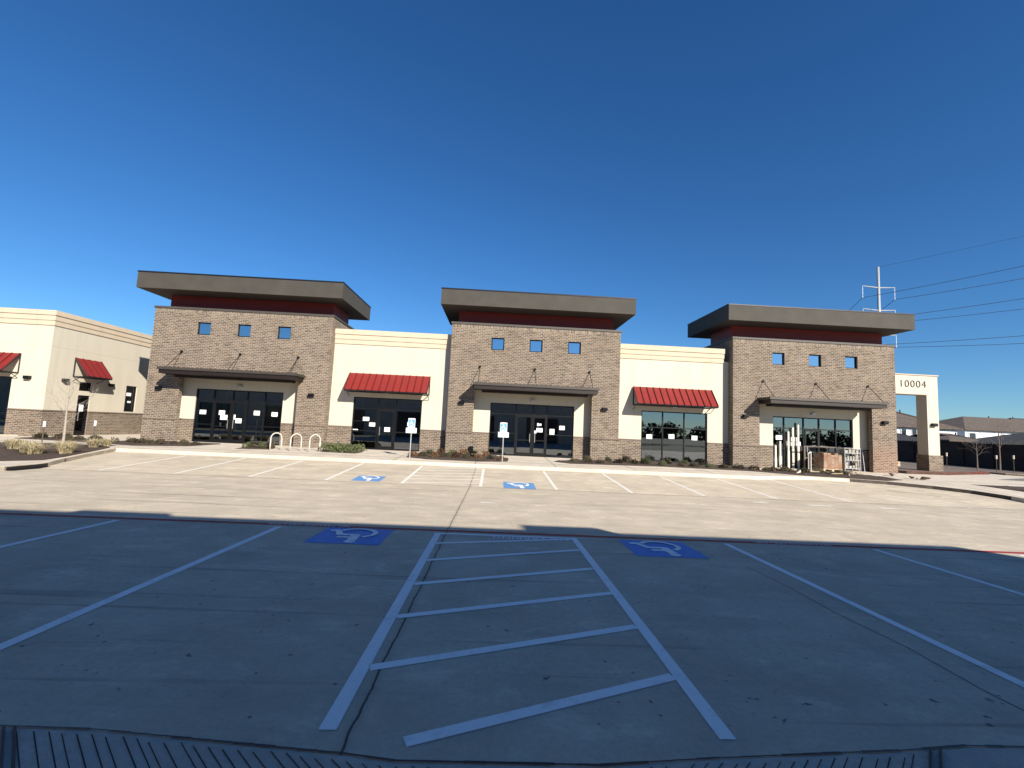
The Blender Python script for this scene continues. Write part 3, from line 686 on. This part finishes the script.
# ------------------------------------------------------------------ left wing building
wg = thing('stucco_building', 'cream stucco building at the left edge with brick base and two red awnings', 'building', (-32, 30, .1))
WX = -24.35; WF = 26.06
fh = [(-29.3, -26.2, 0, 3.28)]
sh = [(28.08, 28.9, 0, 2.5), (28.08, 28.9, 2.76, 3.28), (31.55, 32.47, 1.65, 3.36)]
for u0, u1 in ((-44, -29.3), (-26.2, WX)):
    mb = MB(); mb.panel('y', WF, WF + .25, u0, u1, 0, 1.5); build('brick_base', mb, M['brick'], wg)
for u0, u1 in ((WF + .251, 28.08), (28.9, 40)):
    mb = MB(); mb.panel('x', WX - .25, WX, u0, u1, 0, 1.5); build('brick_base', mb, M['brick'], wg)
mb = MB(); mb.panel('y', WF + .012, WF + .24, -44, WX - .012, 1.57, 6.3, fh); mb.panel('x', WX - .24, WX - .012, WF + .241, 40, 1.57, 6.3, sh); ws = build('stucco_wall', mb, M['stucco'], wg)
for q in ((-44, -29.3, WF - .03, WF + .2), (-26.2, WX + .03, WF - .03, WF + .2), (WX - .2, WX + .03, WF + .201, 28.08), (WX - .2, WX + .03, 28.9, 40)):
    mb = MB(); mb.box(*q, 1.501, 1.569); build('brick_ledge', mb, M['ledge'], wg)
mb = MB()
for z0, z1, pr in ((6.20, 6.47, .035), (6.4703, 6.755, .07), (6.7553, 7.02, .115)):
    mb.box(-44, WX + pr, WF - pr, WF + .2, z0, z1); mb.box(WX - .2, WX + pr, WF + .201, 40, z0, z1)
build('cornice', mb, M['cornice'], ws)
storefront(-29.3, -26.2, 3.28, WF + .13, [-27.2], [(-29.3, -26.2, 1.3)], [], [], wg)
storefront(28.08, 28.9, 2.5, WX - .13, [], [], [(28.12, 28.86, 2.44)], [(28.5, 1.75, .3, .4)], wg, .15, 'x')
storefront(28.08, 28.9, 3.28, WX - .13, [], [], [], [], wg, 2.76, 'x')
storefront(31.55, 32.47, 3.36, WX - .13, [], [], [], [(31.95, 2.8, .4, .22), (32.05, 2.3, .3, .12)], wg, 1.65, 'x')
awning(wg, 27.55, 29.25, 4.62, 3.55, .85, WX - .012, 'x', 1); awning(wg, -29.6, -25.88, 4.55, 3.5, .9, WF + .012)
for x in (-25.33,):
    mb = MB(); mb.box(x - .15, x + .15, WF - .17, WF + .01, 3.18, 3.36); build('wall_lamp', mb, M['black'], wg)
for y in (27.06, 30.23):
    mb = MB(); mb.box(WX - .01, WX + .17, y - .15, y + .15, 3.18, 3.36); build('wall_lamp', mb, M['black'], wg)
mb = MB(); mb.box(-43.7, WX - .26, WF + .26, 39.7, .05, .16); build('interior_floor', mb, M['slab'], wg)
mb = MB(); mb.box(-43.7, WX - .26, WF + .26, 39.7, 3.6, 3.7); mb.box(-43.7, WX - .26, 32.9, 33.0, .17, 3.59); build('interior_ceiling', mb, M['dark'], wg)
mb = MB(); mb.box(WX + .01, TW[0][0] - .01, 36, 36.25, 0, 6.9); build('link_wall', mb, M['stucco'], wg)
st = MB(); st.box(-29.5, -25.4, 25.0, WF - .05, .05, .17)
tag(build('door_step', st, M['kerb']), 'pale concrete step below the dark glass of the leftmost building', 'step')
struct(sheet('sidewalk', [(-34, 24.21), (-24.0, 24.21), (-24.0, 28.01), (-19.6, 28.01), (-19.6, 38), (-24.3, 38), (-34, 30)], walkz, M['walk'], .0, .2))

# ------------------------------------------------------------------ building behind the photographer (casts the shade, mirrored in the glass)
rb_ = thing('retail_building', 'cream and brick retail building facing the brick towers across the lot', 'building', (-20, -8, 0))
RY = -3.4
mb = MB(); holes = [(x, x + 4, 0, 3.1) for x in range(-52, 14, 8)]
mb.panel('y', RY - .3, RY, -60, 17.1, 0, 7.80, holes); mb.panel('x', 16.8, 17.1, -20, RY - .301, 0, 7.80); build('stucco_wall', mb, M['stucco'], rb_)
mb = MB(); mb.box(-60, 16.8, -20, RY - .31, 6.4, 6.5); build('roof_deck', mb, M['edge'], rb_)
for x0, x1, h in ((.55, 2.2, .15), (9.0, 10.5, .30)):
    mb = MB(); mb.box(x0, x1, RY - .6, RY - .001, 7.801, 7.80 + h); build('parapet_block', mb, M['stucco'], rb_)
for x in range(-52, 14, 8):
    mb = MB(); mb.box(x, x + 4, RY - .2, RY - .15, 0, 3.1); build('glass_pane', mb, M['hglass'], rb_)

# ------------------------------------------------------------------ things on the sidewalk
def sign(x, y, label, zt):
    z = walkz(x, y); o = thing('accessible_parking_sign', label, 'sign', (x, y, z), 'accessible parking signs on posts')
    mb = MB(); mb.tube((x, y, z), (x, y, zt + .02), .028, .028, 8); build('post', mb, M['steel'], o)
    mb = MB(); mb.box(x - .17, x + .17, y - .045, y - .032, zt - .46, zt); p = build('sign_plate', mb, M['signw'], o)
    mb = MB(); mb.box(x - .15, x + .15, y - .049, y - .046, zt - .40, zt - .05); build('sign_face', mb, M['signblue'], p)
    mb = MB()
    for k, pl in enumerate(SYM): mb.face(*[(x + v.x * .27, y - .052 - .0005 * k, zt - .225 + v.y * .30) for v in pl])
    build('wheelchair_symbol', mb, M['signw'], p, False)
    mb = MB(); mb.box(x - .26, x + .26, y - .046, y - .033, zt - .72, zt - .47); build('placard', mb, M['signw'], o)
sign(.47, 23.05, 'blue and white wheelchair sign on post before the middle tower doors', 2.0)
sign(-4.08, 23.3, 'blue and white wheelchair sign on post before the left red awning', 2.0)
def rack(x, y, label):
    z = walkz(x, y); mb = MB(); H = .86; R = .27; cx_, cy_ = .72, .66; pts = [(x - R * cx_, y - R * cy_, z - .02), (x - R * cx_, y - R * cy_, z + H - R)]
    for k in range(1, 12):
        t = math.pi - math.pi * k / 12; pts.append((x + R * cx_ * math.cos(t), y + R * cy_ * math.cos(t), z + H - R + R * math.sin(t)))
    pts += [(x + R * cx_, y + R * cy_, z + H - R), (x + R * cx_, y + R * cy_, z - .02)]
    mb.path(pts, .034, 8); o = build('bicycle_rack', mb, M['hoop'], smooth=True)
    for q in (pts[0], pts[-1]):
        pass
    return tag(o, label, 'bicycle rack', 'bicycle hoops on the sidewalk')
rack(-11.05, 24.3, 'pale inverted-U bicycle hoop nearest the left tower glass doors')
rack(-10.05, 24.3, 'middle one of the three pale bicycle hoops by the left tower')
rack(-9.1, 24.3, 'pale bicycle hoop nearest the green ground cover and left red awning')

# ------------------------------------------------------------------ plants
def leaf_blob(mb, c, R, H, n, size, up=.3):
    for _ in range(n):
        t = random.random() * TAU; ph = math.acos(random.uniform(-.15, 1)); q = random.uniform(.55, 1.0) ** .6
        p = Vector((c[0] + R * q * math.sin(ph) * math.cos(t), c[1] + R * q * math.sin(ph) * math.sin(t), c[2] + H * q * max(0, math.cos(ph)) + .02))
        a = Vector((random.gauss(0, 1), random.gauss(0, 1), random.gauss(0, 1) + up)).normalized(); b = a.orthogonal().normalized(); s = size * random.uniform(.6, 1.3)
        mb.face(p - b * s * .4, p + a * s * .5 + b * s * .1, p + b * s * .45, p - a * s * .5)
protos = {}
def shrub(x, y, kind, R, H, label, group):
    key = (kind, random.randrange(3)); z = walkz(x, y) + .01
    if key not in protos:
        mb = MB(); leaf_blob(mb, (0, 0, 0), 1, 1, 210, .2)
        for _ in range(6):
            t = random.random() * TAU; leaf_blob(mb, (.6 * math.cos(t), .6 * math.sin(t), .1), .45, random.uniform(.5, 1.2), 45, .2)
        o = build('shrub', mb, M[{'g': 'leafg', 'd': 'leafd', 'r': 'leafr'}[kind]], None, False)
        protos[key] = o
    else:
        o = protos[key].copy(); COL.objects.link(o)
    o.location = (x, y, z); o.scale = (R * random.uniform(.75, 1.15), R * .9, H * .72); o.rotation_euler = (0, 0, random.random() * TAU)
    return tag(o, label, 'shrub', group)
random.seed(11)
for i in range(9):
    x = -4.0 + i * .55 + random.uniform(-.1, .1); shrub(x, 23.7 + random.uniform(0, .5), 'rd'[i % 2], random.uniform(.2, .3), random.uniform(.28, .42), 'low bronze shrub in the mulch bed left of the middle tower doors', 'shrubs in the bed left of the middle doors')
for i in range(6): shrub(-3.4 + i * .6, 25.3 + random.uniform(0, .6), 'gr'[i % 2], random.uniform(.2, .32), random.uniform(.3, .5), 'taller shrub against brick in the bed left of the middle doors', 'shrubs against the middle tower brick')
for i in range(14):
    x = 4.2 + i * .82 + random.uniform(-.15, .15); k = 'd' if i not in (4, 6, 9) else 'g'
    shrub(x, 24.6 + random.uniform(0, .5), k, random.uniform(.22, .32), random.uniform(.22, .34), 'small dark shrub in the long mulch bed under the right awning' if k == 'd' else 'yellow green shrub in the long mulch bed under the right awning', 'dark shrubs in the right bed' if k == 'd' else 'green shrubs in the right bed')
for i in range(7): shrub(5.3 + i * 1.1, 26.0 + random.uniform(-.1, .3), 'dg'[i % 2], random.uniform(.25, .38), random.uniform(.3, .45), 'shrub growing close to the wall between middle and right towers', 'shrubs by the right stucco wall')
for i in range(5): shrub(14.6 + i * 1.0, 24.5 + random.uniform(-.2, .3), 'd', random.uniform(.25, .4), random.uniform(.2, .34), 'scruffy dark shrub in the muddy bed before the right tower', 'scruffy shrubs before the right tower')
for i in range(8): shrub(-19.0 + i * .52, 24.2 + random.uniform(0, .7), 'd', random.uniform(.22, .34), random.uniform(.2, .36), 'low dull shrub in the bed before the left tower pier', 'shrubs before the left tower pier')
for i in range(4): shrub(-12.7 + i * .36, 24.7 + random.uniform(-.2, .4), 'gd'[i % 2], .3, random.uniform(.35, .5), 'shrub in the small planter between left doors and bicycle hoops', 'shrubs in the small planter')
for i in range(6): shrub(-23.6 + i * .62, 25.0 + random.uniform(-.3, .5), 'd', random.uniform(.25, .38), random.uniform(.25, .4), 'dark shrub in the bed against the leftmost building', 'shrubs by the leftmost building')
mb = MB()
for _ in range(40):
    leaf_blob(mb, (random.uniform(-8.8, -7.1), random.uniform(24.5, 26.2), walkz(0, 25) + .01), .3, .38, 42, .12)
stuff(build('ground_cover', mb, M['leafg'], None, False), 'green spreading ground cover left of the left red awning door', 'ground cover')
def grass_clump(x, y, R, label):
    mb = MB(); z = walkz(x, y) + .02
    for _ in range(520):
        t = random.random() * TAU; ln = R * random.uniform(.55, 1.25); lean = random.uniform(.15, 1.0) ** .7; d = Vector((math.cos(t), math.sin(t), 0)); s = d.cross(Vector((0, 0, 1))) * random.uniform(.004, .009)
        t2 = random.random() * TAU; p = Vector((x + math.cos(t2) * R * .32 * random.random(), y + math.sin(t2) * R * .32 * random.random(), z))
        q = p + d * ln * lean * .42 + Vector((0, 0, ln * .52)); e = p + d * ln * lean * 1.05 + Vector((0, 0, ln * (.86 - lean * .52)))
        mb.face(p - s, p + s, q + s, q - s); mb.face(q - s, q + s, e)
    tag(build('grass_clump', mb, M['straw'], None, False), label, 'grass clump', 'ornamental grass clumps on the left island')
for x, y, R, lb in ((-19.5, 19.9, .62, 'straw grass clump at the far left of the island row'), (-18.3, 19.2, .66, 'straw grass clump left of the near stake on the island'),
                    (-17.6, 18.75, .62, 'straw grass clump just right of the near stake, in front'), (-17.75, 20.2, .62, 'straw grass clump left of the young tree trunk, behind'),
                    (-16.95, 19.3, .70, 'big straw grass clump just right of the young tree trunk'), (-17.8, 21.6, .55, 'straw grass clump at the foot of the far stake'),
                    (-17.9, 22.4, .5, 'small straw grass clump at the right end of the island bed')):
    grass_clump(x, y, R, lb)
def bare_tree(x, y, z, H, r, label, levels=4, mat='bark', spread=.5, clear=.35):
    o = thing('bare_tree', label, 'tree', (x, y, z))
    tr = MB(); br = MB(); pts = []; n = 9
    for k in range(n + 1):
        t = k / n; pts.append(Vector((x + .03 * math.sin(t * 7) * H * .12, y + .03 * math.cos(t * 5) * H * .1, z + H * t)))
    for k in range(n): tr.tube(pts[k], pts[k + 1], r * (1 - .9 * k / n), r * (1 - .9 * (k + 1) / n), 7, False)
    def grow(p, d, L, rr, lv):
        q = p
        for s in range(3):
            d = (d + Vector((random.gauss(0, .12), random.gauss(0, .12), random.gauss(.08, .08)))).normalized(); e = q + d * L / 3
            br.tube(q, e, rr * (1 - s * .25), rr * (1 - (s + 1) * .25), 4, False); q = e
            if lv > 0:
                for _ in range(1 if s < 2 else 2):
                    a = d.orthogonal().normalized(); a.rotate(Matrix.Rotation(random.random() * TAU, 3, d)); grow(q, (d + a * random.uniform(.5, .9)).normalized(), L * random.uniform(.45, .65), rr * .5, lv - 1)
    nb = 13
    for k in range(nb):
        t = clear + (1 - clear) * k / nb; i = min(n - 1, int(t * n)); p = pts[i].lerp(pts[i + 1], t * n - i); a = k * 2.4
        d = Vector((math.cos(a), math.sin(a), .75 + random.uniform(0, .4))).normalized()
        grow(p, d, H * spread * (1.05 - t) * .9, r * .30 * (1.15 - t), levels - 2)
    build('trunk', tr, M[mat], o); build('branches', br, M[mat], o, False)
bare_tree(-17.45, 19.7, -.08, 3.35, .055, 'slender bare tree with pale trunk on the grass-planted left island', 4)
bare_tree(35.3, 33.0, .26, 2.3, .05, 'small bare tree before the dark fence, nearer the portal', 4, 'darkbark', .75, .45)
bare_tree(38.6, 34.4, .26, 3.9, .06, 'taller bare tree before the dark fence near the right edge', 4, 'darkbark', .6, .4)
for x, y, lb in ((-19.1, 20.6, 'thin dark stake with white cap left of the young tree'), (-18.5, 22.4, 'thin dark stake with white cap right of the young tree')):
    z = walkz(x, y); o = thing('tree_stake', lb, 'stake', (x, y, z), 'stakes on the left island')
    mb = MB(); mb.tube((x, y, z), (x, y, z + .92), .022); build('stake', mb, M['post'], o); mb = MB(); mb.tube((x, y, z + .92), (x, y, z + 1.16), .045, .045, 8); build('cap', mb, M['paper'], o)

# ------------------------------------------------------------------ building materials before the right tower
mb = MB()
for i, (x, h) in enumerate(((16.78, 1.75), (17.05, 1.8), (17.42, 2.45))): pass
k = 0
for x, z1, lb in ((16.72, 1.45, 'short pale upright stud leftmost in the right tower glass'), (17.0, 1.7, 'second pale upright stud from the left in the right tower glass'),
                  (17.5, 2.3, 'third pale upright stud in the right tower glass'), (17.78, 2.55, 'fourth pale upright stud in the right tower glass'), (18.1, 2.85, 'tallest pale upright stud in the right tower glass')):
    mb = MB(); y = 27.21; mb.box(x - .045, x + .045, y - .03, y + .03, ZB, z1); mb.box(x - .06, x + .06, y - .035, y - .031, ZB, z1 * .5)
    tag(build('steel_stud', mb, M['stud']), lb, 'stud', 'studs leaning at the right tower glass')
mb = MB(); x, y = 17.95, 25.9; mb.tube((x, y, .12), (x, y, 1.2), .035, .035, 8); mb.tube((x - .14, y, .12), (x - .14, y, 1.12), .03, .03, 8); mb.tube((x, y, 1.18), (x - .14, y, 1.1), .035, .035, 8)
tag(build('pipe_riser', mb, M['hoop']), 'pale twin pipe riser standing before the right tower glass', 'pipe')
pal = thing('brick_pallet', 'pallet of loose reddish bricks stacked before the right tower', 'pallet', (19.0, 26.1, .12))
mb = MB()
for i in range(5): mb.box(18.5, 19.6, 25.65 + i * .2, 25.76 + i * .2, .26, .29)
for i in range(3): mb.box(18.5 + i * .5, 18.6 + i * .5, 25.65, 26.56, .12, .259)
build('pallet_base', mb, M['wood'], pal)
mb = MB()
for r in range(9):
    for c in range(5):
        for q in range(4):
            if r == 8 and random.random() < .5: continue
            mb.box(18.53 + c * .21 + random.uniform(-.01, .01), 18.53 + c * .21 + .20, 25.66 + q * .22, 25.86 + q * .22, .295 + r * .098, .295 + r * .098 + .092)
build('loose_bricks', mb, M['pallet'], pal, False)
ra = thing('steel_rack', 'cluttered pale steel rack of blocks right of the brick pallet', 'rack', (20.3, 26.1, .12))
mb = MB()
for x in (19.85, 20.75):
    for y in (25.8, 26.4): mb.tube((x, y, .12), (x, y, 1.5), .025)
for z in (.35, .8, 1.2, 1.48): mb.box(19.83, 20.77, 25.78, 26.42, z, z + .025)
build('rack_frame', mb, M['steel'], ra)
mb = MB()
for z in (.376, .826, 1.226):
    x = 19.9
    while x < 20.6:
        wd = random.uniform(.08, .2); mb.box(x, x + wd, 25.85, 26.3, z, z + random.uniform(.12, .32)); x += wd + .05
build('stacked_blocks', mb, simple('grey blocks', (.42, .39, .34), .9, 0, .3, 8), ra, False)
tp = MB(); tp.box(18.0, 20.4, 26.55, 26.62, 1.46, 1.50); tp.box(18.02, 18.08, 26.55, 26.62, .12, 1.459); tp.box(20.3, 20.36, 26.55, 26.62, .12, 1.459); tp.box(18.081, 20.299, 26.56, 26.61, .8, .85)
tag(build('timber_barrier', tp, M['darkbark']), 'dark timber rail barrier behind the brick pallet', 'barrier')
ld_ = thing('ladder', 'pale ladder leaning on the lit stucco pier of the right tower', 'ladder', (21.75, 27.0, .12))
mb = MB(); mb.tube((21.62, 26.98, .12), (21.62, 27.15, 1.5), .02); mb.tube((21.95, 26.98, .12), (21.95, 27.15, 1.5), .02); build('rail', mb, M['steel'], ld_)
mb = MB()
for i in range(6): z = .3 + i * .21; mb.tube((21.62, 26.98 + .12 * z, z), (21.95, 26.98 + .12 * z, z), .022)
build('rung', mb, M['edge'], ld_)
random.seed(5)
for i in range(7):
    x = 14.2 + i * .95; y = 24.6 + random.uniform(-.6, .6); a = random.uniform(-.5, .5); L = random.uniform(.4, 1.0); z = walkz(x, y) + .06
    mb = MB(); d = Vector((math.cos(a), math.sin(a), random.uniform(-.02, .08))) * L / 2; n = Vector((-d.y, d.x, 0)).normalized() * .06; c = Vector((x, y, z))
    p = [c - d - n, c + d - n, c + d + n, c - d + n]; q = [v + Vector((0, 0, .04)) for v in p]; mb.face(*q); mb.face(*p[::-1])
    for j in range(4): mb.face(p[j], p[(j + 1) % 4], q[(j + 1) % 4], q[j])
    tag(build('scrap_board', mb, M['wood']), 'short scrap board lying in the muddy bed before the right tower', 'board', 'scrap boards in the muddy bed')
for i in range(26):
    x = random.uniform(14, 22.5); y = random.uniform(23.4, 25.6); s = random.uniform(.07, .22); mb = MB(); z = walkz(x, y)
    pts = [Vector((x, y, z)) + Vector((random.uniform(-1, 1), random.uniform(-1, 1), random.uniform(0, 1))) * s for _ in range(9)]
    bm = bmesh.new(); [bm.verts.new(p) for p in pts]; bmesh.ops.convex_hull(bm, input=bm.verts); bm.verts.index_update()
    mb.v = [tuple(v.co) for v in bm.verts]; mb.f = [tuple(v.index for v in f.verts) for f in bm.faces]; mb.mi = [0] * len(mb.f); bm.free()
    tag(build('rubble_stone', mb, M['kerb'] if i % 4 == 0 else M['dirt' if i % 2 else 'mulch']), 'small broken rubble stone on the ground before the right tower', 'stone', 'rubble before the right tower')
# stacked lumber under the portal
lu = MB()
for r in range(2):
    for q in range(4): lu.box(25.1, 27.0, 30.2 + q * .25, 30.42 + q * .25, .42 + r * .16, .56 + r * .16)
tag(build('lumber_stack', lu, M['wood'], None, False), 'low stack of pale boards seen through the portal opening', 'lumber')
cr_ = MB()
for x in (25.7, 26.2, 26.7, 27.2):
    cr_.box(x, x + .06, 31.6, 31.66, .3, 1.25)
for z in (.5, .85, 1.2): cr_.box(25.7, 27.26, 31.56, 31.6, z, z + .07)
tag(build('crate_frame', cr_, M['wood'], None, False), 'pale open crate frame behind the boards through the portal', 'crate')

# ------------------------------------------------------------------ fence, houses
fn = thing('board_fence', 'tall dark brown board fence behind the bare trees at the right', 'fence', (40.8, 60, .1))
mb = MB(); y = 20
while y < 110:
    mb.box(40.8, 40.83, y, y + .16, .0, 2.28 + .015 * math.sin(y)); y += .165
build('fence_boards', mb, M['fence'], fn, False)
mb = MB(); y = 20
while y < 110: mb.box(40.70, 40.79, y, y + .1, .0, 2.34); y += 2.4
for z in (.4, 1.2, 2.0): mb.box(40.74, 40.795, 20, 110, z, z + .09)
build('fence_rails', mb, M['fence'], fn)
for i, (x, y, z) in enumerate(((35.2, 31.6, 1.15), (36.8, 31.9, 1.2), (37.6, 31.5, 1.2), (38.6, 31.3, 1.1), (34.0, 34.0, 1.15))):
    o = thing('tree_stake', ['white capped stake nearest the smaller bare tree by the fence', 'white capped stake between the two fence-side bare trees', 'white capped stake touching the taller bare tree by the fence', 'rightmost white capped stake before the dark fence', 'leftmost white capped stake just right of the portal'][i], 'stake', (x, y, .26), 'stakes before the dark fence')
    mb = MB(); mb.tube((x, y, .2), (x, y, z), .02); build('stake', mb, M['post'], o); mb = MB(); mb.tube((x, y, z), (x, y, z + .26), .06, .06, 8); build('cap', mb, M['kerb'], o)
def house(name_label, x0, x1, y0, y1, ze, zr, wallm, roofm, wins=(), ov=.5, inset=None, ridge_y=False, gable=False):
    h = thing('suburban_house', name_label, 'house', ((x0 + x1) / 2, (y0 + y1) / 2, 0))
    mb = MB(); mb.box(x0, x1, y0, y1, -.5, ze); wl = build('wall', mb, wallm, h)
    X0_, X1_, Y0_, Y1_ = x0 - ov, x1 + ov, y0 - ov, y1 + ov; ym = (y0 + y1) / 2; xm = (x0 + x1) / 2
    mb = MB(); E0 = [(X0_, Y0_, ze), (X1_, Y0_, ze), (X1_, Y1_, ze), (X0_, Y1_, ze)]; E1 = [(a, b, c + .2) for a, b, c in E0]
    for i in range(4): j = (i + 1) % 4; mb.face(E0[i], E0[j], E1[j], E1[i])
    mb.face(*E0[::-1])
    ins = inset if inset is not None else (Y1_ - Y0_) / 2
    if ridge_y:
        ins = inset if inset is not None else (X1_ - X0_) / 2
        R0, R1 = (xm, Y0_ + ins, zr), (xm, Y1_ - ins, zr); mb.face(E1[0], E1[1], R0); mb.face(E1[1], E1[2], R1, R0); mb.face(E1[2], E1[3], R1); mb.face(E1[3], E1[0], R0, R1)
    else:
        R0, R1 = (X0_ + ins, ym, zr), (X1_ - ins, ym, zr); mb.face(E1[0], E1[1], R1, R0); mb.face(E1[1], E1[2], R1); mb.face(E1[2], E1[3], R0, R1); mb.face(E1[3], E1[0], R0)
    rf = build('roof', mb, roofm, h)
    for (side, a, b, z0, z1) in wins:
        mb = MB()
        if side == 'y': mb.box(a, b, y0 - .08, y0 - .01, z0, z1)
        else: mb.box(x0 - .08, x0 - .01, a, b, z0, z1)
        f = build('window', mb, M['siding'], h)
        mb = MB()
        if side == 'y': mb.box(a + .12, b - .12, y0 - .11, y0 - .081, z0 + .12, z1 - .12)
        else: mb.box(x0 - .11, x0 - .081, a + .12, b - .12, z0 + .12, z1 - .12)
        build('pane', mb, M['hglass'], f)
    vm = MB(); vm.tube((xm - 1, ym + 1, zr - .6), (xm - 1, ym + 1, zr + .35), .12); vm.tube((xm + 2, ym - .5, zr - .9), (xm + 2, ym - .5, zr + .15), .1); build('vent_pipe', vm, M['edge'], h)
house('white sided two-storey house with brown hip roof behind the fence', 88.8, 118, 85, 99, 5.35, 8.35, M['siding'], M['roof'], [('y', 89.5, 90.9, 3.3, 4.9), ('y', 96, 97.4, 3.3, 4.9), ('x', 89, 90.4, 3.3, 4.9)], .6)
house('dark roofed low house at the right edge in front of the white house', 61.8, 90, 58, 63.5, 1.9, 4.5, M['houseb'], M['roofd'], [], .6, 0, True)
house('low brown roofed house between the portal column and white house', 62.5, 67.5, 62, 70, 2.7, 3.9, M['houseb'], M['roof'], [], .5)
house('pale house with upper windows seen through the portal opening', 66, 78, 76, 90, 4.9, 8.2, M['siding'], M['roof'], [('y', 68.2, 69.2, 3.3, 4.7), ('y', 70.0, 71.0, 3.3, 4.7), ('y', 71.6, 72.6, 3.3, 4.7)], .6)
house('dark roofed house nearest in the portal opening', 52, 59, 60, 68, 2.2, 3.7, M['houseb'], M['roofd'], [], .5)
house('distant dark roofed house whose ridge shows beyond the white house', 116, 136, 100, 114, 5.5, 9.6, M['siding'], M['roofd'], [], .6)
# wood reflected in the glass, behind the photographer
random.seed(21); mb = MB()
for i in range(60):
    x = 18 + i * 1.7 + random.uniform(-1, 1); y = -62 + random.uniform(-6, 6); H = random.uniform(3.2, 6.0)
    leaf_blob(mb, (x, y, 1.0), random.uniform(1.6, 3), H - 1, 170, .6)
stuff(build('distant_wood', mb, M['leafd'], None, False), 'dark wood far across the lot mirrored in the right tower glass', 'wood')

# ------------------------------------------------------------------ power line
pl = thing('power_pole', 'tall pale transmission pole with crossarms behind the right tower', 'utility pole', (61.5, 72, -.5))
mb = MB(); mb.tube((61.55, 72, -.5), (61.65, 72, 30.8), .34, .18, 12); build('pole', mb, M['pole'], pl, smooth=True)
LV = [27.3, 23.5, 19.4]; ENDS = []
for z in LV:
    mb = MB(); mb.tube((61.6, 72, z), (58.9, 72, z + .18), .12, .07); mb.tube((61.6, 72, z), (64.4, 72, z + .18), .12, .07); build('crossarm', mb, M['pole'], pl)
    for x in (58.95, 64.35):
        mb = MB(); n = 6
        for k in range(n): mb.tube((x, 72, z + .1 - k * .32), (x, 72, z + .1 - (k + 1) * .32), .05 if k % 2 else .035)
        build('insulator', mb, M['signw'], pl); ENDS.append((x, 72, z - 1.8))
FAR = []
def ray(px, py, d):
    return Vector((0, 0, CAMH)) + (r_ * (px - 512) / 465.19 - u_ * (py - 384) / 465.19 + f_) * d
# the lines run on to the next pole, nearer and off to the right; the points below are that pole's insulators in metres
NEXT = [(101.8, 28.2, 34.3), (107.3, 31.0, 33.0), (101.8, 28.2, 28.0), (107.3, 31.0, 26.6), (101.8, 28.2, 20.3), (107.3, 31.0, 18.8)]
PREV = [(84, 140, 25.5), (90, 142, 25.5), (84, 140, 21.7), (90, 142, 21.7), (84, 140, 17.5), (90, 142, 17.5)]
def cable(a, b, sag, label, r=.035):
    mb = MB(); a, b = Vector(a), Vector(b); pts = []
    for k in range(25): t = k / 24; p = a.lerp(b, t); p.z -= 4 * sag * t * (1 - t); pts.append(p)
    mb.path(pts, r, 4); tag(build('power_cable', mb, M['wire'], None, False), label, 'cable', 'power cables')
nm = ['upper left', 'upper right', 'middle left', 'middle right', 'lower left', 'lower right']
for i, e in enumerate(ENDS):
    cable(e, NEXT[i], 1.2, 'thin cable running right from the %s insulator of the tall pole' % nm[i])
    cable(e, PREV[i], 1.8, 'thin cable running left from the %s insulator of the tall pole' % nm[i])
cable((61.65, 72, 30.8), (104.5, 29.6, 37.5), .8, 'faint topmost cable rising right from the tip of the tall pole', .018)
